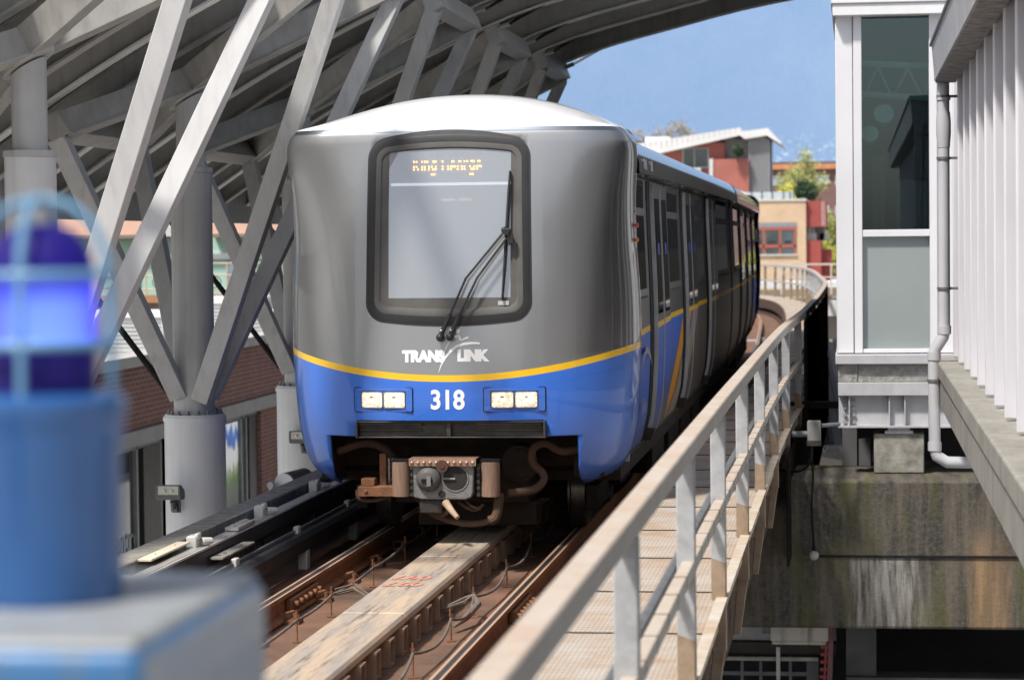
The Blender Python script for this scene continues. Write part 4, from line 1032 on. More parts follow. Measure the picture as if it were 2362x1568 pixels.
def cr_path(pts, n=8):
    out = []; P_ = [Vector(p) for p in pts]
    for i in range(len(P_) - 1):
        a = P_[max(i - 1, 0)]; b = P_[i]; c = P_[i + 1]; d = P_[min(i + 2, len(P_) - 1)]
        for k in range(n):
            t = k / n; out.append(.5 * ((2 * b) + (c - a) * t + (2 * a - 5 * b + 4 * c - d) * t * t + (3 * b - a - 3 * c + d) * t ** 3))
    return out + [P_[-1]]
for pts, r in (([(.95, .45, .72), (.78, .42, .70), (.66, .40, .76), (.57, .38, .72), (.57, .36, .62), (.64, .34, .55), (.65, .32, .49), (.58, .28, .43), (.40, .2, .41)], .030),
               ([(-.27, .16, .40), (-.15, .14, .27), (.05, .14, .20), (.22, .14, .20), (.31, .12, .25), (.355, .1, .36)], .024),
               ([(.355, .08, .42), (.35, .06, .33), (.33, .05, .25), (.285, .04, .225)], .036),
               ([(-.70, .1, .44), (-.68, .08, .38), (-.58, .08, .365), (-.45, .1, .40)], .014),
               ([(-.90, .4, .70), (-.7, .4, .76), (-.55, .4, .72), (-.45, .4, .60)], .030),
               ([(-.05, .13, .34), (-.02, .06, .30), (-.06, .05, .27), (-.10, .10, .27)], .02),
               ([(.05, .1, .36), (.12, .05, .32), (.18, .08, .30), (.24, .08, .34)], .012),
               ([(.10, .1, .37), (.16, .04, .33), (.22, .06, .31)], .010)):
    g = MB(); g.tube(cr_path(pts), r, 10); P('hose', g, HOSE)
# coupler
ZINC = mat('coupler_grey', (.26, .265, .26), (.185, .185, .18), 10, .55, metal=.25, bump=.25)
cp_y = -.02
g = MB(); g.prism([(-.26, .40), (-.20, .385), (.12, .385), (.165, .40), (.18, .44), (.185, .665), (-.26, .665)], .16, 'y', cp_y); cpl = P('coupler', g, ZINC, bevel=.01)
g = MB(); g.lathe((0, 0, 0), [(.093, 0), (.092, .01), (.085, .03), (.06, .05), (.05, .055)], 32); g.v = [(-.145 + x, cp_y - z, .535 + y) for x, y, z in g.v]; P('coupler_cone', g, mat('cone_grey', (.12, .115, .11), (.08, .075, .07), 10, .6), parent=cpl)
g = MB(); g.box(-.19, -.11, cp_y - .066, cp_y - .05, .515, .54); P('cone_slot', g, BLACK, parent=cpl)
g = MB(); g.box(-.148, -.118, cp_y - .082, cp_y - .06, .49, .56); P('coupler_tongue', g, ZINC, parent=cpl)
g = MB(); g.lathe((0, 0, 0), [(.098, -.002), (.098, .006), (.090, .006), (.088, -.0005)], 32); g.v = [(.05 + x, cp_y - z, .54 + y) for x, y, z in g.v]; P('socket_rim', g, ZINC, parent=cpl)
g = MB(); g.add([(.05 + .088 * math.cos(2 * PI * k / 32), cp_y - .003, .54 + .088 * math.sin(2 * PI * k / 32)) for k in range(32)], [tuple(range(32))]); g.add([(-.05 + .027 * math.cos(2 * PI * k / 20), cp_y - .003, .425 + .027 * math.sin(2 * PI * k / 20)) for k in range(20)], [tuple(range(20))]); P('socket', g, mat('socket_dark', (.012, .011, .01), (.03, .025, .022), 14, .6), parent=cpl)
g = MB(); g.tube([(-.04, cp_y - .012, .54), (.05, cp_y - .008, .535)], .009, 8); P('socket_bar', g, ZINC, parent=cpl)
TREAD = mat('rusty_alloy_tread', (.55, .36, .27), (.36, .22, .16), 24, .4, metal=.5)
g = MB(); g.box(-.285, .205, cp_y - .03, cp_y + .2, .675, .685); g.box(-.285, .205, cp_y - .034, cp_y - .024, .632, .685)
for k in range(11): g.sphere((-.262 + k * .0445, cp_y - .033, .655), .015, 6)
P('tread_plate', g, TREAD, parent=cpl)
g = MB(); g.tube([(-.04, cp_y - .05, .632), (-.04, cp_y, .632)], .044, 20); g.tube([(-.04, cp_y - .055, .632), (-.04, cp_y - .04, .632)], .02, 8); P('centre_boss', g, RUSTD, parent=cpl)
ROL = mat('rusty_roller', (.30, .185, .125), (.20, .13, .10), 7, .6, stretch=(8, 8, 1))
for x in (-.357, .30):
    g = MB(); g.tube([(x, .04, .405), (x, .04, .655)], .068, 28); rl = P('buffer_roller', g, ROL, parent=cpl)
    g = MB(); g.box(x - .07, x + .07, .0, .16, .66, .672); P('roller_cap', g, BLACK, parent=cpl)
    xx = -.275 if x < 0 else .215
    g = MB()
    for k in range(5): g.tube([(xx, .0, .42 + k * .048), (xx, .05, .42 + k * .048)], .014, 6)
    g.box(xx - .012, xx + .012, .03, .12, .40, .64); P('bolt_row', g, BUMP, parent=cpl)
g = MB(); g.tube([(-.02, cp_y - .02, .365), (.04, cp_y - .10, .31), (.085, cp_y - .14, .27)], [.030, .022, .017], 10); P('handle', g, mat('pale_handle', (.50, .36, .25), (.38, .25, .17), 9, .55), parent=cpl)
g = MB(); g.box(-.22, -.05, .0, .14, .28, .385); P('coupler_box', g, DKMET, parent=cpl, bevel=.012)
g = MB(); g.box(-.68, -.40, .02, .14, .40, .475); g.box(-.66, -.56, .05, .15, .475, .53); g.box(-.55, -.50, .2, .26, .4, .7); g.tube([(-.62, .01, .44), (-.62, .04, .44)], .016, 8); P('collector_arm', g, RUST, bevel=.006)
g = MB(); g.tube([(-.50, .32, .41), (-.50, .32, .66)], .045, 16); P('damper', g, mat('damper_bright', (.5, .5, .5), rough=.25, metal=.8))

# sides
DOORP = PAINT
def side_strip(y0, y1, z0, z1, d, sx, nz=10, thick=None):
    """panel following the wall curve, d outside it"""
    g = MB(); zs = [z0 + (z1 - z0) * k / nz for k in range(nz + 1)]; tab = [(z, w_) for z, w_ in SIDE if z <= 2.745]
    def W_(z): return interp(tab, z)
    vs = [(sx * (W_(z) + d), y, z) for y in (y0, y1) for z in zs] + [(sx * (W_(z) - .01), y, z) for y in (y0, y1) for z in zs]
    n = nz + 1; fs = []
    for k in range(nz): fs += [(k, k + 1, n + k + 1, n + k), (k, 2 * n + k, 2 * n + k + 1, k + 1), (n + k, n + k + 1, 3 * n + k + 1, 3 * n + k)]
    fs += [(0, n, 3 * n, 2 * n), (n - 1, 3 * n - 1, 4 * n - 1, 2 * n - 1)]
    return g.add(vs, fs)
DOORS = [3.28, 7.35, 11.45]
for sx in (1, -1):
    for y0, y1 in ((1.33, 2.55), (5.0, 6.5), (9.1, 10.55), (13.3, 15.9)):
        f = P('side_window', side_strip(y0 - .07, y1 + .07, 1.78, 2.73, .006, sx), GASK2)
        P('pane', side_strip(y0, y1, 1.86, 2.44, .009, sx), SIDEG, parent=f); P('hopper_pane', side_strip(y0, y1, 2.51, 2.68, .009, sx), SIDEG, parent=f)
        P('transom_bar', side_strip(y0 - .03, y1 + .03, 2.445, 2.505, .016, sx), mat('transom_grey', (.12, .125, .13), rough=.35, metal=.4), parent=f)
        P('sill', side_strip(y0 - .05, y1 + .05, 1.80, 1.855, .02, sx), mat('transom_grey', (.12, .125, .13)), parent=f)
    for yd in DOORS:
        P('door_seal', side_strip(yd - .34, yd - .01, .56, 2.74, .006, sx), BLACK)
        for k in (0, 1):
            a = yd + k * .80; lf = P('door_leaf', side_strip(a, a + .775, .60, 2.72, .032, sx, 16), PAINT)
            P('pane', side_strip(a + .14, a + .64, 1.62, 2.60, .036, sx), SIDEG, parent=lf)
            P('edge_trim', side_strip(a - .004, a + .010, .60, 2.72, .038, sx, 16), mat('edge_trim_alloy', (.62, .63, .64), rough=.35, metal=.3), parent=lf)
            if yd < 9: P('door_notice', side_strip(a + .30, a + .45, 2.12, 2.22, .039, sx), mat('notice_blue', (.06, .07, .45)), parent=lf)
        P('door_seal', side_strip(yd + 1.58, yd + 1.70, .56, 2.74, .004, sx), BLACK)
        g = side_strip(yd - .10, yd - .02, .56, .66, .07, sx); P('door_guide', g, DKMET)
    g = side_strip(.98 + .03, 1.07, 1.2, 1.62, .03, sx); P('seam_strip', g, BLACK)
    mk = P('marker_light', side_strip(.885, .955, 2.19, 2.45, .085, sx, 6), mat('chrome_rim', (.45, .43, .40)))
    for z, cname, c in ((2.36, 'marker_red', (.6, .03, .02)), (2.25, 'marker_orange', (.7, .16, .02))):
        g = MB(); g.sphere((sx * (1.20 + .100), .90, z), .021, 8); P('marker_lens', g, mat(cname, c, rough=.1, coat=1), parent=mk)
    P('side_sill', side_strip(1.06, 16.85, .50, .57, .012, sx), mat('sill_grey', (.10, .095, .09), (.06, .055, .05), 5, .6))
    P('unit_number', text_mb('318', .12, .003, fn=lambda x, y: (sx * (1.245 + .003), 1.16 + x * .5 * sx, 2.60 + y)), WHT, smooth=0)
    q = text_mb('SkyTrain', .17, .001, fn=lambda x, y: (sx * (1.236 + .006 - .06 * (max(0, .95 - (.78 + y)) ** 2)), 2.2 + x * .85 * sx, .86 + y)); P('side_lettering', q, mat('faded_white_vinyl', (.42, .43, .45)), smooth=0)
    g = MB(); pts = []
    for k in range(13):
        a = PI * (.98 - .80 * k / 12); pts.append((2.3 + .55 * math.cos(a), 1.06 + .30 * math.sin(a), .008 + .045 * math.sin(PI * k / 12)))
    vs = []
    for y_, z_, w2 in pts: vs += [(sx * 1.262, y_, z_ + w2 / 2), (sx * 1.260, y_, z_ - w2 / 2)]
    g.add(vs, [(2 * i, 2 * i + 1, 2 * i + 3, 2 * i + 2) for i in range(12)]); P('side_emblem', g, mat('faded_white_vinyl', (.42, .43, .45)), smooth=0)
    # brand on the roof fascia
    q = text_mb('TRANS', .11, .004, fn=lambda x, y: (sx * (1.3165 - .05 * max(0, y)), 1.62 + x * .9 * sx, 2.80 + y)); P('fascia_lettering', q, WHT, smooth=0)
    q = text_mb('LINK', .11, .004, fn=lambda x, y: (sx * (1.3165 - .05 * max(0, y)), 2.25 + x * .9 * sx, 2.80 + y)); P('fascia_lettering', q, WHT, smooth=0)
# gangway
g = MB(); bel = [(a * .93, b * .98 + .01) for a, b in sec]
for k in range(9):
    y = BL + k * .048; s_ = 1 if k % 2 else .97
    g.v += [(a * s_, y, b * (1 if k % 2 else .985)) for a, b in bel]
n = len(bel); g.f += [(i * n + k, i * n + k + 1, (i + 1) * n + k + 1, (i + 1) * n + k) for i in range(8) for k in range(n - 1)]
P('gangway', g, BLACK)
# paper cup on the dashboard
g = MB(); g.lathe((-2.92 + .50, 17.97 + .30, 2.08), [(.026, 0), (.036, .11), (.038, .115), (.038, .125), (.034, .13)], 20); single('paper_cup', g, mat('paper_cup', (.75, .62, .36), rough=.6), 'pale paper cup inside the windshield beside the wiper', 'cup', (-2.42, 18.27, 2.08))
g = MB(); g.box(-2.92 + .44, -2.92 + .53, 17.97 + .26, 17.97 + .36, 2.06, 2.079); build('cup_ledge', MB().box(.44, .53, .26, .36, 2.06, 2.079), DKF, car)
# trailing car: the same car turned round
car2 = copy_tree(car, None, skip=('number', 'cab_light', 'lit_lettering', 'dim_lettering', 'light_bar', 'lamp_row', 'brand_lettering', 'brand_emblem', 'gangway', 'unit_number', 'cup_ledge', 'grab_pole'))
ORG[car2.name] = Vector((0, 0, 0))
yaw = R(1.0)
p0 = Vector((-2.92, 17.97 + 17.3, 0))   # coupling point
car2.location = (p0.x - math.sin(yaw) * 16.95, p0.y + math.cos(yaw) * 16.95, 0); car2.rotation_euler = (0, 0, PI + yaw)
car2['label'] = 'trailing metro train car behind the gangway, dark and foreshortened, turned slightly left'

# ------------------------------------------------------------------ right: louvred wall, ledge, gutter, pipe
LOUV = mat('white_louvre_paint', (.70, .69, .73), (.64, .63, .67), 1.2, .5, streak=(.58, .56, .57), sf=.2)
lw = thing('louvred_wall', 'tall white louvred station wall of upright fins on the right', 'wall', (.9, 14, 1.3))
g = MB(); g.box(1.14, 1.25, 3.5, 22.4, 1.22, 3.75); part(lw, 'backing', g, mat('louvre_backing', (.045, .045, .05), rough=.8, spec=.1))
y = 22.15
k = 0
while y > 3.6:
    g = MB(); g.add([(.93, y - .42, z) for z in (1.24, 3.74)] + [(.86, y - .30, z) for z in (1.24, 3.74)] + [(.85, y, z) for z in (1.24, 3.74)] + [(.93, y + .02, z) for z in (1.24, 3.74)],
                    [(0, 2, 3, 1), (2, 4, 5, 3), (4, 6, 7, 5), (6, 0, 1, 7), (0, 6, 4, 2), (1, 3, 5, 7)])
    g = MB(); g.box(.85, 1.16, y - .045, y, 1.20, 3.74); part(lw, 'fin', g, LOUV, bevel=.014, seg=3); y -= 1.07; k += 1
LEDGE = mat('ledge_concrete', (.34, .325, .29), (.26, .245, .215), 3, .85, bump=.3, streak=(.17, .155, .13), sf=.7)
g = MB(); g.box(.72, 1.2, 3.5, 22.3, .80, 1.17); g.box(.70, 1.2, 3.5, 22.3, 1.05, 1.19)
single('concrete_ledge', g, LEDGE, 'long stained concrete ledge under the louvred wall', 'ledge', (.9, 14, .8), bevel=.015)
g = MB(); g.box(.92, 1.2, 3.5, 22.2, 1.18, 1.23); single('wall_sill', g, LOUV, 'pale sill strip between the louvred wall and its ledge', 'sill', (1.0, 14, 1.18))
gt = thing('roof_gutter', 'grey metal gutter fascia along the top of the louvred wall', 'gutter', (.75, 14, 3.6))
g = MB(); g.prism([(.68, 3.60), (.66, 3.86), (1.3, 3.90), (1.3, 3.66), (.86, 3.60), (.86, 3.56), (.68, 3.56)], 18.4, 'y', 3.2); part(gt, 'trough', g, mat('gutter_grey', (.50, .50, .51), (.42, .42, .43), 2, .45, metal=.2, streak=(.3, .29, .28), sf=.5))
g = MB(); g.box(.645, 1.3, 3.2, 21.75, 3.86, 3.885); part(gt, 'drip_edge', g, mat('gutter_edge', (.16, .16, .16)))
g = MB(); g.box(.69, .86, 3.2, 21.6, 3.545, 3.558); part(gt, 'dirty_soffit', g, mat('gutter_soffit', (.42, .41, .39), (.18, .17, .15), 9, .8))
PIPE = mat('pale_downpipe', (.52, .52, .545), (.46, .46, .48), 3, .45)
dp = thing('downpipe', 'pale grey rainwater downpipe with an offset bend beside the glazed tower', 'pipe', (.72, 21.55, .8))
# pipe stands at the end of the gutter
def yx(x, z): return (x, 21.62, z)
PX = .757
g = MB(); g.tube([yx(PX, 3.56), yx(PX, 1.44), yx(PX - .01, 1.40), yx(PX - .085, 1.285), yx(PX - .09, 1.25), yx(PX - .085, .44), yx(PX - .07, .39), (PX + .02, 21.62, .335), (PX + .3, 21.62, .33)], .05, 18); part(dp, 'pipe', g, PIPE)
for x, z in ((PX, 1.46), (PX - .088, 1.24), (PX - .085, .47)):
    g = MB(); g.tube([yx(x, z - .035), yx(x, z + .035)], .058, 18); part(dp, 'coupling', g, PIPE)
g = MB(); g.tube([yx(PX, 3.0), yx(PX, 3.12), yx(PX, 3.22), yx(PX, 3.3)], [.053, .062, .062, .055], 18); g.tube([yx(PX, 3.4), yx(PX, 3.44)], .060, 16); part(dp, 'joint_collar', g, PIPE)
for x, z in ((PX, 2.90), (PX, 1.80), (PX - .088, 1.02), (PX, 3.42)):
    g = MB(); g.tube([yx(x, z), yx(x, z + .022)], .060, 16); g.box(x + .03, x + .12, 21.6, 21.64, z, z + .022); part(dp, 'clamp', g, mat('clamp_grey', (.2, .2, .2), metal=.4))

# glazed tower
tw = thing('glazed_tower', 'white framed glazed tower with dark upper glass and pale lower panel', 'tower', (.3, 25.6, 1.08))
TWP = mat('tower_white', (.76, .76, .79), (.70, .70, .73), 1.5, .45, streak=(.64, .62, .61), sf=.25)
g = MB(); g.box(-.175, -.005, 25.6, 25.75, 1.085, 4.47); part(tw, 'corner_panel', g, TWP, bevel=.006)
g = MB(); g.box(.003, .085, 25.585, 25.75, 1.085, 4.47); part(tw, 'mullion', g, TWP, bevel=.004)
g = MB(); g.box(-.006, .004, 25.62, 25.75, 1.085, 4.47); part(tw, 'joint_seam', g, mat('seam_dark', (.12, .11, .10)))
g = MB(); g.box(.755, .83, 25.585, 25.75, 1.085, 4.47); part(tw, 'mullion', g, TWP, bevel=.004)
for z0, z1 in ((2.255, 2.325), (1.085, 1.125)): g = MB(); g.box(.085, .755, 25.60, 25.72, z0, z1); part(tw, 'transom', g, TWP, bevel=.004)
g = MB(); g.box(.83, 2.2, 25.61, 25.75, 1.085, 4.47); part(tw, 'side_panel', g, TWP)
g = MB(); g.box(-.175, -.10, 25.75, 28.5, 1.085, 4.47); g.box(-.175, 2.2, 28.5, 28.6, 1.085, 4.47); part(tw, 'rear_wall', g, TWP)
DG = mat('dark_tower_glass_edge', (.02, .03, .03))
g = MB(); g.box(.085, .755, 25.66, 25.67, 2.325, 4.47); part(tw, 'upper_glass', g, glass('tower_glass', (.60, .74, .73), .045, .01, (.80, .92, 1)))
g = MB(); g.box(.085, .755, 25.66, 25.68, 1.125, 2.255); part(tw, 'lower_glass', g, mat('frosted_panel', (.30, .34, .34), (.26, .30, .30), .9, .18, coat=.5))
g = MB(); g.box(-.098, 2.2, 27.9, 28.0, 1.085, 4.459); g.box(-.098, -.08, 25.76, 27.9, 1.09, 4.459); g.box(2.1, 2.2, 25.76, 27.9, 1.09, 4.459); g.box(-.07, 2.1, 25.8, 27.9, 4.40, 4.459); part(tw, 'interior_wall', g, mat('tower_interior', (.05, .09, .09), (.022, .045, .045), .9, .9))
g = MB(); g.box(-.1, 2.2, 25.75, 27.9, 1.06, 1.084); part(tw, 'interior_floor', g, DKF)
TP = mat('tower_inner_steel', (.50, .55, .54), rough=.5)
g = MB(); g.tube([(-.1, 25.95, 4.03), (1.5, 25.95, 3.93)], .035, 10); g.tube([(-.1, 25.95, 3.72), (1.5, 25.95, 3.60)], .035, 10)
for k in range(5): x = -.05 + k * .3; g.tube([(x, 25.95, 4.0 - .02 * k), (x + .15, 25.95, 3.66), (x + .3, 25.95, 3.97 - .02 * k)], .018, 8)
part(tw, 'pipe_truss', g, TP)
for x, z, r in ((.31, 3.50, .10), (.17, 3.3, .085)):
    g = MB(); g.tube([(x, 25.85, z), (x, 26.05, z - .05)], [r, r * .8], 24); part(tw, 'spotlight', g, mat('spot_pale', (.65, .72, .71), rough=.3))
g = MB(); g.box(.2, .32, 26.5, 26.6, 1.1, 3.1); g.box(.45, .75, 26.6, 26.7, 1.1, 2.85); part(tw, 'interior_frame', g, mat('tower_inner_dim', (.13, .17, .165)))
g = MB(); g.box(-.20, 2.3, 25.45, 28.8, 4.46, 4.58); g.box(-.215, 2.3, 25.43, 28.8, 4.58, 4.75); part(tw, 'roof_cap', g, WHITE, bevel=.01)
g = MB(); g.box(-.19, 2.3, 25.50, 28.7, .975, 1.075); part(tw, 'sill_ledge', g, mat('tower_sill', (.50, .50, .52), (.43, .43, .45), 4, .5), bevel=.008)

g = MB(); g.box(-.165, .03, 25.56, 28.6, .79, .974); g.box(.033, 2.2, 25.57, 28.6, .79, .974)
single('slab_edge', g, mat('rough_slab_edge', (.38, .37, .35), (.22, .215, .20), 12, .9, bump=.8, bscale=30), 'rough concrete slab edge under the glazed tower', 'slab', (.5, 26, .79), bevel=.008)
gd = thing('steel_girder', 'pale grey bolted steel girder under the glazed tower', 'girder', (.5, 25.6, .33))
GIR = mat('girder_grey', (.50, .50, .525), (.42, .42, .44), 6, .5, streak=(.33, .32, .31), sf=.4)
g = MB(); g.box(-.165, 2.2, 25.52, 25.9, .66, .79); part(gd, 'top_plate', g, GIR, bevel=.004)
g = MB(); g.box(-.16, 2.2, 25.62, 25.64, .355, .66); part(gd, 'web', g, GIR)
g = MB(); g.box(-.165, 2.2, 25.54, 25.9, .335, .355); part(gd, 'bottom_flange', g, GIR)
for x in (-.055, .345, .50): g = MB(); g.box(x - .006, x + .006, 25.55, 25.62, .356, .66); part(gd, 'stiffener', g, GIR)
for x in (-.10, -.01):
    for k in range(4):
        g = MB(); g.tube([(x, 25.59, .39 + k * .073), (x, 25.62, .39 + k * .073)], .019, 10); part(gd, 'bolt', g, mat('bolt_grey', (.30, .30, .31)))
g = MB(); g.box(.19, .69, 25.6, 26.15, -.13, .27)
single('bearing_block', g, mat('mossy_block', (.36, .35, .31), (.17, .165, .14), 9, .9, bump=.4), 'square concrete bearing block standing on the pier under the girder', 'block', (.44, 25.7, -.13), bevel=.012)
g = MB(); g.box(.30, .58, 25.58, 26.1, .27, .30); g.box(.33, .55, 25.6, 26.1, .30, .333); single('bearing_pad', g, GALV, 'thin bearing plates between the block and the girder', 'bearing', (.44, 25.7, .27))
def pier_mat():
    m, nt, b = new_mat('mossy_pier_concrete'); v = objvec(nt, True)
    s = nt.nodes.new('ShaderNodeSeparateXYZ'); nt.links.new(v, s.inputs[0])
    a = ramp(nt, noise(nt, v, 1, 7, .62, sc=(8, 1, .8)), [(.40, 0.), (.62, 1.)])
    c = mix_c(nt, a, (.040, .036, .032), (.125, .105, .080))
    c = mix_c(nt, math_n(nt, 'MULTIPLY', ramp(nt, noise(nt, v, 26, 8, .75), [(.45, 0.), (.62, 1.)]), .4), c, (.17, .155, .13))
    gmask = math_n(nt, 'MULTIPLY', ramp(nt, noise(nt, v, 1, 6, .6, sc=(4.5, 1, .9)), [(.49, 0.), (.62, 1.)]), ramp(nt, noise(nt, v, 40, 3), [(.35, .3), (.65, 1.)]))
    c = mix_c(nt, math_n(nt, 'MULTIPLY', gmask, .8), c, (.085, .088, .022))
    wz = math_n(nt, 'MULTIPLY', ramp(nt, math_n(nt, 'MULTIPLY', s.outputs[2], -1.), [(.86, 0.), (.92, 1.)]), ramp(nt, math_n(nt, 'ABSOLUTE', math_n(nt, 'SUBTRACT', s.outputs[0], .28)), [(.25, 1.), (.42, 0.)]))
    wm = math_n(nt, 'MULTIPLY', wz, ramp(nt, noise(nt, v, 1, 7, .65, sc=(13, 1, 1.3)), [(.42, 0.), (.62, 1.)]))
    c = mix_c(nt, math_n(nt, 'MULTIPLY', wm, .85), c, (.34, .33, .31))
    om = math_n(nt, 'MULTIPLY', ramp(nt, math_n(nt, 'ABSOLUTE', math_n(nt, 'SUBTRACT', s.outputs[0], 1.30)), [(.12, 1.), (.24, 0.)]), ramp(nt, math_n(nt, 'MULTIPLY', s.outputs[2], -1.), [(.55, 0.), (1.0, 1.)]))
    c = mix_c(nt, math_n(nt, 'MULTIPLY', om, ramp(nt, a, [(.2, .5), (.8, 1.)])), c, (.30, .19, .105))
    nt.links.new(c, b.inputs['Base Color']); b.inputs['Roughness'].default_value = .9
    bp = N(nt, 'ShaderNodeBump', i_Strength=.5, i_Distance=.02); nt.links.new(noise(nt, v, 30, 6, .7), bp.inputs['Height']); nt.links.new(bp.outputs[0], b.inputs['Normal'])
    return m
pr = thing('pier_crosshead', 'massive dark mossy concrete crosshead beam below the glazed tower', 'beam', (.3, 25.2, -1.6))
g = MB(); g.box(-1.5, 4, 24.9, 26.6, -1.60, -.135); bmx = part(pr, 'beam', g, pier_mat(), bevel=.03)
g = MB(); g.box(-.43, 4, 24.885, 24.9, -.895, -.872); part(pr, 'drip_groove', g, BLACK)
g = MB(); g.box(-3.6, -2.2, 25, 26.4, GZ, -1.6); part(pr, 'pier', g, CONC)
g = MB(); g.cyl((-2.9, 40), .7, GZ, -.6, 24); single('guideway_pier', g, CONC, 'round concrete pier under the guideway beyond the crosshead', 'pier', (-2.9, 40, GZ))
# hanging lamp and junction box
t = thing('hanging_lamp', 'small round globe lamp hanging on a black cable in front of the mossy crosshead', 'lamp', (-.405, 24.82, -.85))
g = MB(); g.sphere((-.405, 24.82, -.868), .048, 12); part(t, 'globe', g, mat('dirty_globe', (.46, .44, .40), (.28, .27, .24), 20, .6))
g = MB(); g.tube([(-.405, 24.82, -.83), (-.405, 24.82, -.77)], .016, 8); part(t, 'socket', g, BLACK)
g = MB(); g.tube(cr_path([(-.405, 24.82, -.78), (-.425, 24.83, -.4), (-.41, 24.84, -.1), (-.415, 24.7, .1), (-.41, 24.45, .28)]), .011, 6); part(t, 'cable', g, BLACK)
t = thing('junction_box', 'grey junction box on the outside of the walkway beside the girder', 'junction box', (-.40, 24.4, .28))
g = MB(); g.box(-.455, -.325, 24.36, 24.46, .265, .49); part(t, 'box', g, mat('jbox_grey', (.28, .28, .265), (.2, .2, .19), 8, .6, streak=(.14, .12, .1)), bevel=.012)
g = MB(); g.box(-.46, -.32, 24.345, 24.362, .25, .30); part(t, 'latch', g, BUMP)
g = MB(); g.tube([(-.60, 24.4, .36), (-.455, 24.4, .36)], .03, 10); g.tube([(-.325, 24.42, .44), (-.15, 24.6, .44)], .02, 8); part(t, 'conduit_stub', g, CAB)
g = MB(); g.tube(cr_path([(-.42, 24.40, .27), (-.42, 24.4, .15), (-.47, 24.5, .03), (-.58, 24.7, -.03), (-.75, 24.8, -.02)]), .014, 6); part(t, 'cable', g, BLACK)

# underneath the crosshead
VOID = mat('dark_void', (.012, .012, .013), (.02, .02, .02), 2, .9)
g = MB(); g.box(-.10, 6, 29, 29.2, GZ, -1.6); g.box(-.10, 6, 26.6, 29, -1.6, -1.55); g.box(-.12, -.1, 26.0, 29, GZ, -1.6); single('dark_recess', g, VOID, 'deep black opening below the mossy crosshead', 'recess', (2, 29, GZ))
g = MB(); g.box(-.10, .20, 25.28, 25.5, -2.13, -1.601); g.box(-.10, 3.5, 25.2, 25.6, -2.6, -2.135); single('underpass_frame', g, mat('underpass_grey', (.075, .075, .077), (.05, .05, .05), 5, .7), 'dark grey concrete frame around the black opening at the lower right', 'frame', (.5, 25.3, -2.6))
DRAIN = mat('streaked_white_panel', (.56, .53, .48), (.46, .43, .38), 3, .7, streak=(.16, .13, .10), sf=.9)
g = MB(); g.box(-.855, -.275, 25.25, 25.6, -1.79, -1.612); g.box(-.84, -.30, 25.28, 25.6, -1.83, -1.79); single('streaked_panel', g, DRAIN, 'white streaked panel hanging right under the mossy crosshead', 'panel', (-.55, 25.3, -1.8), bevel=.015)
t = thing('service_beam', 'grey bolted service beam beside the streaked white panel', 'beam', (-1.1, 25.8, -1.9))
g = MB(); g.box(-1.8, -.2, 25.7, 25.75, -1.85, -1.63); part(t, 'web', g, GIR)
g = MB(); g.box(-1.8, -.2, 25.6, 25.75, -1.97, -1.86); part(t, 'flange', g, DKMET)
for x in (-.93, -.87):
    for z in (-1.72, -1.77): g = MB(); g.tube([(x, 25.68, z), (x, 25.7, z)], .017, 8); part(t, 'bolt', g, mat('bolt_grey', (.3, .3, .3)))
t = thing('pipe_rack', 'pale horizontal pipe with hanging straps near the bottom edge', 'pipe', (-.8, 25.5, -2.0))
g = MB(); g.tube([(-1.8, 25.45, -2.0), (-.38, 25.45, -2.0)], .022, 12); part(t, 'pipe', g, mat('dusty_pale_pipe', (.42, .40, .37), (.28, .26, .23), 9, .7))
g = MB(); g.box(-.80, -.762, 25.38, 25.42, -2.2, -1.87); part(t, 'strap', g, mat('pale_strap', (.5, .49, .45)))
g = MB()
for x in (-1.17, -.98, -.68): g.box(x, x + .03, 25.6, 25.63, -2.7, -2.0)
g.box(-1.6, -.45, 25.62, 25.66, -2.2, -2.16); g.box(-.5, -.38, 25.6, 25.7, -2.7, -2.02); part(t, 'frame', g, mat('rack_grey', (.16, .165, .17), rough=.6))
t = thing('red_ladder_post', 'red painted ribbed post hanging at the bottom edge beside the black opening', 'post', (-.3, 25.4, -2.3))
g = MB(); g.bar((-.245, 25.35, -1.60), (-.275, 25.35, -2.5), .022, .05); part(t, 'rail', g, mat('faded_red_rail', (.22, .09, .09), rough=.6))
g = MB(); g.bar((-.295, 25.38, -1.78), (-.335, 25.38, -2.5), .085, .02)
for k in range(9): z = -1.80 - k * .075; g.box(-.345 - k * .004, -.262 - k * .004, 25.352, 25.37, z, z + .03)
part(t, 'ribbed_panel', g, mat('red_paint_worn', (.36, .03, .035), (.26, .06, .06), 14, .5))
g = MB(); g.box(-1.9, -.12, 27.5, 27.7, GZ, -1.6); single('under_wall', g, mat('under_wall_dark', (.06, .06, .062), (.035, .035, .036), 3, .9), 'dark wall behind the pipes below the crosshead', 'wall', (-1, 27.6, GZ))
# dark frames behind the bearing block
g = MB(); g.box(-.13, .02, 26.4, 26.6, -.13, .33); g.box(.04, .16, 26.4, 26.6, -.13, .15); single('slate_post', g, mat('slate_panel', (.12, .115, .125), rough=.6), 'slate grey steel posts left of the bearing block under the girder', 'post', (0, 26.5, -.13))
g = MB(); g.box(.18, 2.2, 27.0, 27.1, -.13, .34); single('back_panel', g, mat('back_panel_dark', (.045, .043, .042), rough=.8), 'dark panel behind the bearing block', 'panel', (1, 27, -.13))
g = MB(); g.box(-.75, -.15, 29.4, 29.6, .27, .345); single('dark_tie_beam', g, BLACK, 'black tie beam between the walkway and the girder', 'beam', (-.4, 29.5, .3))
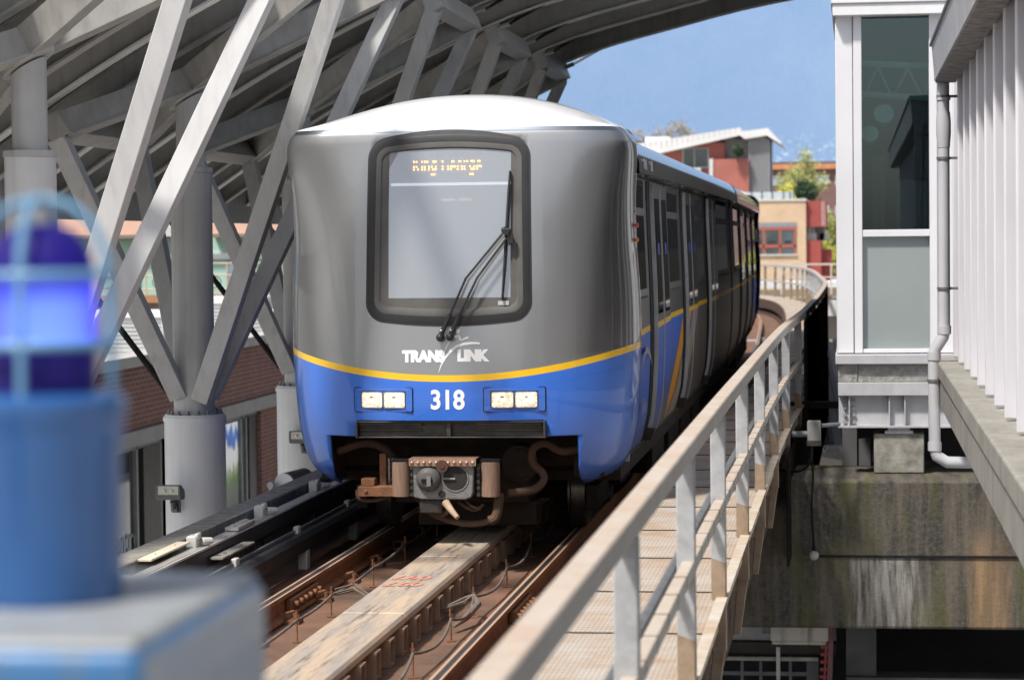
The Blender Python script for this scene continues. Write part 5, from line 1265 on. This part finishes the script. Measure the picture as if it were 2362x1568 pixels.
# ribbed metal roof, white beam and lattice railing in the gap
t = thing('ribbed_roof', 'pale ribbed metal roof seen in the gap left of the girder', 'roof', (-.9, 50, -1.5))
RR = mat('ribbed_roof_metal', (.50, .50, .51), (.40, .40, .40), 4, .5)
g = MB(); g.add([(-3.5, 44, -1.35), (.4, 44, -1.35), (.4, 60, -.15), (-3.5, 60, -.15)], [(0, 1, 2, 3)]); part(t, 'sheet', g, RR)
for k in range(9):
    x = -1.6 + k * .24; g = MB(); g.bar((x, 44, -1.32), (x - .55, 60, -.12), .09, .05); part(t, 'rib', g, mat('roof_rib_grey', (.20, .195, .19)))  # ribs a darker grey than the sheet
g = MB(); g.box(-.70, 2, 60, 60.5, .40, .76); single('white_beam', g, WHITE, 'white beam crossing the gap between the guard rail and the glazed tower', 'beam', (-.5, 60, .4))
t = thing('lattice_railing', 'white lattice railing glimpsed below the girder beside the junction box', 'railing', (-.7, 52, -2.2))
g = MB(); 
for z in (-1.72, -2.2): g.tube([(-2.5, 52, z), (1, 52, z)], .035, 6)
for k in range(9): x = -2.4 + k * .36; g.tube([(x, 52, -2.2), (x + .18, 52, -1.72), (x + .36, 52, -2.2)], .022, 6)
part(t, 'bars', g, WHITE)
g = MB(); g.tube([(-1.02, 50, -2.3), (-.98, 50, -1.45)], .03, 6); single('orange_marker', g, mat('orange_paint', (.75, .18, .04)), 'thin orange marker pole seen below the girder', 'pole', (-1, 50, -2.3))
g = MB(); g.add([(-2.6, 58, GZ + .02), (-.3, 60, GZ + .02), (-.2, 66, GZ + .02), (-1.5, 69, GZ + .02), (-3, 64, GZ + .02)], [(0, 1, 2, 3, 4)]); pu = build('puddle', g, mat('puddle_water', (.05, .05, .055), rough=.13, coat=1), None); pu['kind'] = 'structure'
t = thing('reflection_block', 'unseen dark block added behind the glazed tower to darken the train side reflections', 'building', (4, 30, GZ))
g = MB(); g.box(-.08, 9, 30, 84, GZ, 5.6); part(t, 'wall', g, mat('reflection_block_wall', (.035, .035, .037), (.02, .02, .022), .4, .9, spec=0))  # added mass hidden from the camera, there for the reflections in the train side
for k in range(3):
    g = MB(); g.box(-.12, -.08, 30.5, 83.5, -2.6 + k * 3., -.8 + k * 3.); part(t, 'window', g, mat('reflection_block_band', (.05, .048, .045), rough=.9, spec=0))  # dark bands on the added unseen block, only for the train side reflections
# far white railing and things behind it
t = thing('white_railing', 'white painted railing running straight across behind the curved end of the guard rail', 'railing', (-1.7, 92, .4))
g = MB(); g.box(-9, 3, 91.97, 92.03, 1.26, 1.33); g.box(-9, 3, 91.98, 92.02, .80, .85); part(t, 'rail', g, mat('cream_white_rail', (.70, .63, .55), (.62, .52, .42), 3, .6))
for k in range(9): x = -8.05 + k * .9; g = MB(); g.box(x, x + .06, 91.97, 92.03, .2, 1.26); part(t, 'post', g, mat('cream_white_rail', (.70, .63, .55)))
g = MB(); g.box(-12, 6, 94, 97, .40, .62); single('far_deck_edge', g, WHITE, 'white deck edge behind the white railing', 'deck', (-2, 95, .4))
g = MB(); g.box(-12, 6, 93.0, 93.6, .10, .36); single('far_beam', g, GUID, 'brown stained beam under the white railing', 'beam', (-2, 93, .1))
g = MB(); g.box(-12, 6, 90, 92.5, -3.5, .06); single('far_abutment', g, mat('far_abutment_dark', (.11, .10, .085), (.07, .065, .055), 1, .9), 'dark abutment below the white railing', 'wall', (-2, 91, -3.5))
g = MB(); g.prism([(-.9, .60), (.6, 1.0), (.6, .6)], 1.5, 'y', 98); single('white_gable', g, WHITE, 'small white sloping gable behind the white railing', 'roof', (0, 98, .6))

# ------------------------------------------------------------------ houses and trees beyond the curve
REDC = mat('red_cladding', (.42, .14, .11), (.35, .115, .09), .6, .7); REDD = mat('dark_red_cladding', (.33, .065, .055), (.28, .055, .05), .6, .7)
OCH = mat('ochre_brick', (.60, .44, .30), (.52, .37, .24), 1.1, .85); RF = mat('red_window_frame', (.42, .11, .085))
GREYC = mat('grey_cladding', (.40, .42, .44), (.35, .37, .39), .5, .6); PANE = mat('dark_far_pane', (.10, .13, .145), (.05, .065, .07), .5, .08, coat=.6)
ob = thing('ochre_building', 'ochre brick building with red framed window and dark red side bays', 'building', (-4, 171, GZ))
g = MB(); g.box(-12, -3.19, 171, 190, GZ, 4.76); part(ob, 'wall', g, OCH)
g = MB(); g.box(-12, -3.15, 170.9, 190, 4.76, 4.90); part(ob, 'coping', g, mat('far_coping', (.62, .60, .56)))
g = MB(); g.box(-7.2, -3.85, 170.93, 171, 3.0, 3.31); part(ob, 'lintel', g, mat('slate_lintel', (.26, .26, .29)))
g = MB()
for z0, z1 in ((2.80, 2.98), (1.62, 1.82)): g.box(-7.2, -3.85, 170.90, 171, z0, z1)
for x in (-7.2, -6.05, -4.93, -3.93): g.box(x - .05, x + .06, 170.9, 171, 1.18, 2.8)
wn_ = part(ob, 'window_frame', g, RF)
for x0, x1 in ((-7.1, -6.0), (-5.95, -4.98), (-4.85, -3.98)):
    g = MB(); g.box(x0 + .05, x1 - .05, 170.94, 170.98, 1.84, 2.79); g.box(x0 + .05, x1 - .05, 170.94, 170.98, 1.2, 1.6); part(ob, 'pane', g, PANE, parent=wn_)
    g = MB(); g.box(x0 + .2, x1 - .2, 170.925, 170.94, 1.9, 2.1); part(ob, 'blind', g, DKF, parent=wn_)
g = MB(); g.box(-7.2, -3.8, 170.85, 171, 1.08, 1.18); part(ob, 'sill', g, mat('far_coping', (.62, .60, .56)))
g = MB(); g.box(-3.19, -1.83, 171.4, 180, 3.0, 4.73); g.box(-3.19, -2.19, 171.4, 180, GZ, 2.08); part(ob, 'side_bay', g, REDD)
g = MB(); g.box(-3.19, -2.0, 173, 180, 2.08, 3.0); part(ob, 'balcony_recess', g, mat('recess_grey', (.16, .155, .15)))
for x0, x1, y0 in ((-3.15, -2.5, 172), (-2.3, -1.7, 173)): g = MB(); g.box(x0, x1, y0, y0 + .1, 2.05, 2.57); part(ob, 'balcony_panel', g, mat('pale_balcony_glass', (.50, .53, .55), rough=.2))
g = MB()
for x in (-3.05, -2.9, -2.7): g.box(x, x + .05, 171.8, 171.9, 2.55, 3.0)
for x in (-2.12, -1.98): g.box(x, x + .04, 171.36, 171.4, 3.05, 4.7)
part(ob, 'downpipe', g, UNIT)
g = MB(); g.box(-2.19, -1.5, 172.5, 178, GZ, 1.45); part(ob, 'low_bay', g, REDD)
t = thing('glass_balustrade', 'frosted glass balustrade on the roof of the ochre building', 'balustrade', (-6, 172, 4.9))
g = MB(); g.box(-9, -4.0, 172, 172.05, 4.9, 5.4); part(t, 'panel', g, mat('frosted_balustrade', (.50, .56, .60), rough=.2))
g = MB()
for x in (-7.6, -6.9, -6.2, -5.5, -4.75, -4.3, -4.05): g.box(x, x + .05, 171.93, 171.99, 4.9, 5.45)
part(t, 'post', g, DKF)
rb = thing('red_building', 'red clad building with sloping white metal roof and grey slatted stair', 'building', (-9, 201, GZ))
WR = mat('white_metal_roof', (.72, .72, .72), (.66, .66, .66), .5, .5)
g = MB(); g.add([(x, y, z) for y in (199.5, 212) for x, z in ((-17.6, 9.75), (-8.87, 11.0), (-8.6, 10.7), (-6.67, 10.93), (-5.6, 9.75), (-5.6, 9.62), (-6.75, 10.35), (-8.5, 10.1), (-8.87, 10.40), (-15.6, 9.0))],
               [tuple(range(10)), tuple(range(19, 9, -1))] + [(k, (k + 1) % 10, 10 + (k + 1) % 10, 10 + k) for k in range(10)]); part(rb, 'roof', g, WR)
g = MB()
for k in range(22): x = -17.2 + k * .42; g.box(x, x + .03, 199.46, 199.5, 9.05 + (x + 16.5) * .2 + (.5 if x < -15.5 else .12), 9.8 + (x + 17.6) * .143)
part(rb, 'roof_seam', g, mat('seam_grey', (.52, .52, .52)))
g = MB(); g.box(-15.2, -10.15, 201, 211, GZ, 9.9); part(rb, 'wall', g, REDC)
g = MB(); g.box(-10.15, -8.2, 202, 211, GZ, 10.2); part(rb, 'grey_wall', g, GREYC)
g = MB(); g.box(-13.5, -11.4, 200.9, 201, 7.9, 9.48); f = part(rb, 'window_frame', g, mat('pale_far_frame', (.6, .6, .6)))
g = MB(); g.box(-13.4, -12.6, 200.84, 200.9, 8.0, 9.4); g.box(-12.5, -11.5, 200.84, 200.9, 8.0, 9.4); part(rb, 'pane', g, PANE, parent=f)
g = MB(); g.box(-11.0, -8.2, 199.8, 201, 4.6, 8.55); part(rb, 'balcony_front', g, REDC)
g = MB(); g.box(-11.3, -11.0, 199.7, 201, 6.5, 8.6); g.box(-14.5, -12, 200, 200.6, 7.2, 7.9); part(rb, 'white_screen', g, UNIT)
g = MB()
for k in range(9): x = -8.2 + k * .19; g.box(x, x + .10, 200.2, 200.5, 5.3, 10.3 - max(0, k - 6) * .15)
part(rb, 'slat', g, mat('slat_grey', (.42, .43, .45)))
g = MB(); g.box(-8.2, -6.5, 201.2, 206, 5.3, 10.2); part(rb, 'stair_core', g, mat('stair_core_dark', (.12, .13, .14)))  # dark core behind the slats
g = MB(); g.box(-8.2, -6.5, 201.2, 206, GZ, 5.3); part(rb, 'base', g, GREYC)
g = MB(); g.add([(-8.5, 200, 10.15), (-6.7, 200, 10.33), (-5.62, 200, 9.65), (-5.62, 210, 9.65), (-6.7, 210, 10.33)], [(0, 1, 2, 3, 4)]); part(rb, 'soffit', g, mat('yellow_soffit', (.70, .60, .25)))
g = MB(); g.box(-16.8, -14.8, 205, 208, 10.0, 10.6); part(rb, 'roof_box', g, WHITE)
ab = thing('apartment_block', 'dark brown brick apartment block with an orange cornice behind the trees', 'building', (-5, 270, GZ))
g = MB(); g.box(-14, 3, 270, 285, GZ, 9.55); part(ab, 'wall', g, mat('brown_brick', (.19, .115, .10), (.15, .09, .08), 1, .9))
g = MB(); g.box(-14, 3.2, 269.3, 285, 9.56, 10.1); part(ab, 'cornice', g, mat('orange_cornice', (.58, .24, .11), (.42, .19, .10), 2, .8))
g = MB(); g.box(-14, 3.2, 269.5, 285, 10.1, 10.35); part(ab, 'roof_edge', g, mat('slate_roof_edge', (.12, .115, .12)))
for x in (-8.6, -6.6, -3.9, -1.9):
    for z in (7.85, 4.6):
        g = MB(); g.box(x, x + 1.3, 269.9, 270, z, z + 1.05); f = part(ab, 'window', g, WHITE)
        g = MB(); g.box(x + .08, x + 1.22, 269.85, 269.9, z + .08, z + .95); part(ab, 'pane', g, mat('pale_far_pane', (.45, .52, .58), (.3, .36, .40), .8, .1), parent=f)

def leaf_mat(n, a, b_): return mat(n, a, b_, 2.2, .6, lo=.3, hi=.7)
def tree(lab, x, y, z0, h, r, lm, n, size, cat='tree', group=None, sparse=False, trunk=True, name='tree'):
    t = thing(name, lab, cat, (x, y, z0), group)
    tr = MB(); tips = []
    bark = mat('grey_bark', (.12, .10, .08), (.08, .065, .05), 6, .9)
    def grow(p, d, L, rad, lev):
        pts = [p]; q = p
        for k in range(4):
            d = (d + Vector((random.uniform(-.2, .2), random.uniform(-.2, .2), random.uniform(-.03, .12)))).normalized(); q = q + d * L / 4; pts.append(q)
        tr.tube(pts, [rad * (1 - .15 * k) for k in range(5)], 5, cap=False)
        if lev < 3:
            for c in range(4 if lev else 6):
                a = random.uniform(0, 2 * PI); s = random.uniform(.35, .8)
                nd = (d + Vector((math.cos(a) * s, math.sin(a) * s, .15))).normalized(); grow(pts[random.choice((2, 3, 4))], nd, L * random.uniform(.5, .72), rad * .45, lev + 1)
        else: tips.append(q)
        if lev == 2: tips.append(q)
    grow(Vector((x, y, z0)), Vector((0, 0, 1)), h * .42, r * .05 + .03, 0)
    part(t, 'trunk', tr, bark, smooth=60)
    g = MB()
    zc = z0 + h - r * .95
    clumps = [Vector(c) for c in tips if c.z > z0 + h * .25]
    while len(clumps) < 60:
        d = Vector((random.gauss(0, 1), random.gauss(0, 1), random.gauss(0, 1))).normalized() * random.uniform(.35, 1.) ** .5
        clumps.append(Vector((x + d.x * r * random.uniform(.7, 1.1), y + d.y * r, zc + d.z * (h * .42))))
    for k in range(n):
        c = random.choice(clumps); s = r * .17
        p = c + Vector((random.gauss(0, s), random.gauss(0, s), random.gauss(0, s)))
        u = Vector((random.uniform(-1, 1), random.uniform(-1, 1), random.uniform(-1, 1))).normalized(); v = u.orthogonal().normalized() * size * random.uniform(.6, 1.2); u = u * size * random.uniform(.7, 1.4)
        g.add([p - u, p + v * .6, p + u, p - v * .6], [(0, 1, 2, 3)])
    part(t, 'crown', g, lm, smooth=0, recalc=False)
YG = leaf_mat('spring_leaf', (.66, .62, .10), (.50, .50, .09)); OG = leaf_mat('olive_spring_leaf', (.46, .47, .16), (.32, .35, .11)); DG_ = leaf_mat('dark_shrub_leaf', (.045, .085, .03), (.02, .045, .018)); BR = leaf_mat('budding_twig', (.42, .36, .24), (.33, .28, .19))
tree('bright yellow green tree behind the ochre building roof', -6.2, 225, 1.5, 6.0, 1.35, YG, 3000, .13)
tree('tall pale olive tree above the dark shrub', -4.3, 228, 1.0, 9.4, 1.75, OG, 2600, .12)
tree('olive yellow tree beside the glazed tower at the height of the dark red bay', -1.75, 222, -1.5, 6.6, 1.15, OG, 2600, .13)
tree('low yellow green tree beside the glazed tower above the white railing', -1.65, 215, GZ, 5.6, 1.15, YG, 2600, .12)
tree('dark green round shrub on the edge of the ochre building roof', -3.35, 180, 4.3, 2.0, 1.30, DG_, 4500, .10, 'shrub', name='shrub')
tree('small dark shrub on the balcony of the red building', -9.0, 199.2, 8.3, 1.4, .62, DG_, 1500, .08, 'shrub', name='shrub')
for x, z, h, lab in ((-26.6, 8, 11.8, 'bare budding tree just above the train roof, leftmost of the three'), (-23.9, 8, 10.6, 'bare budding tree, middle and lowest of the three above the train roof'), (-21.5, 8, 11.3, 'bare budding tree above the white roof, rightmost of the three')):
    tree(lab, x, 305, z, h - 2.2, 1.6, BR, 2600, .12, group='bare trees above the train roof')

# ------------------------------------------------------------------ blue lamp on its box, close to the camera
BB = mat('blue_box_paint', (.04, .17, .38), (.03, .13, .30), 5, .4, coat=.3, streak=(.12, .14, .14), sf=.5)
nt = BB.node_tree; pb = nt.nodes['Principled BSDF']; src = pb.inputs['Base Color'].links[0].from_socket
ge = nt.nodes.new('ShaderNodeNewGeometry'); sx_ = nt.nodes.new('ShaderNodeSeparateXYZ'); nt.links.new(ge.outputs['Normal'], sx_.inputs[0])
side_shade = math_n(nt, 'MULTIPLY', ramp(nt, sx_.outputs[0], [(.75, 0.), (.98, .85)]), ramp(nt, noise(nt, objvec(nt, True), 6, 5), [(.3, .65), (.7, 1.)]))  # right-hand face greyed: its shade and reflection painted into the blue
nt.links.new(mix_c(nt, side_shade, src, (.40, .42, .43)), pb.inputs['Base Color'])
t = thing('blue_cabinet', 'worn blue metal cabinet out of focus in the lower left foreground', 'cabinet', (-1.1, 2.75, 1.05))
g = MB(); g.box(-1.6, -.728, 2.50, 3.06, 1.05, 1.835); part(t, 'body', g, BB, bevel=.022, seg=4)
g = MB(); g.box(-1.59, -.738, 2.51, 3.05, 1.825, 1.843); part(t, 'lid', g, mat('sky_grey_lid', (.30, .325, .36), (.24, .245, .225), 9, .5), bevel=.01)  # grey top carries the reflected sky in its colour
lx, ly, lz = -.928, 2.80, 1.843
t = thing('beacon_lamp', 'lit blue beacon lamp in a wire guard on top of the blue cabinet', 'lamp', (lx, ly, lz), None)
BL_ = mat('blue_lamp_paint', (.022, .105, .30), (.018, .085, .25), 6, .35, coat=.4)
g = MB(); g.lathe((lx, ly, lz), [(.086, 0), (.088, .01), (.089, .175), (.092, .185), (.092, .205), (.096, .212), (.096, .232), (.085, .238), (.07, .24)], 48); part(t, 'base', g, BL_)
def jar_mat():
    m, nt, b = new_mat('glowing_blue_jar'); v = objvec(nt); s = nt.nodes.new('ShaderNodeSeparateXYZ'); nt.links.new(v, s.inputs[0])
    z = math_n(nt, 'SUBTRACT', s.outputs[2], .24)
    inten = ramp(nt, math_n(nt, 'MULTIPLY', z, 4.), [(.0, .0), (.20, .012), (.225, 1.), (.40, .9), (.49, .5), (.54, .07), (.70, .05)])
    lw_ = N(nt, 'ShaderNodeLayerWeight', i_Blend=.35)
    f = ramp(nt, lw_.outputs[1], [(.0, 1.), (.55, .25), (1., .02)])
    c = mix_c(nt, math_n(nt, 'MULTIPLY', f, inten), (.035, .002, .95), (.17, .31, 1.))
    b.inputs['Base Color'].default_value = (.012, .006, .10, 1); b.inputs['Roughness'].default_value = .55; b.inputs['Specular IOR Level'].default_value = .25
    nt.links.new(c, b.inputs['Emission Color']); nt.links.new(math_n(nt, 'ADD', math_n(nt, 'MULTIPLY', inten, 1.5), .03), b.inputs['Emission Strength'])
    return m
g = MB(); g.lathe((lx, ly, lz), [(.060, .235), (.061, .25), (.061, .37), (.059, .392), (.050, .412), (.034, .427), (.012, .433)], 40); part(t, 'jar', g, jar_mat())
GW = mat('pale_blue_guard', (.16, .34, .50), (.12, .28, .44), 7, .4)
g = MB()
for z, r in ((.295, .079), (.375, .079)):
    g.tube([(lx + r * math.cos(2 * PI * k / 32), ly + r * math.sin(2 * PI * k / 32), lz + z) for k in range(33)], .0055, 8, cap=False)
for k in range(4):
    a = -PI / 2 + k * PI / 2 + .02
    ca, sa = math.cos(a), math.sin(a)
    g.tube([(lx + r * ca, ly + r * sa, lz + z) for r, z in ((.082, .232), (.081, .36), (.077, .40), (.06, .435), (.033, .455), (.0, .462))], .0052, 8)
part(t, 'wire_guard', g, GW)
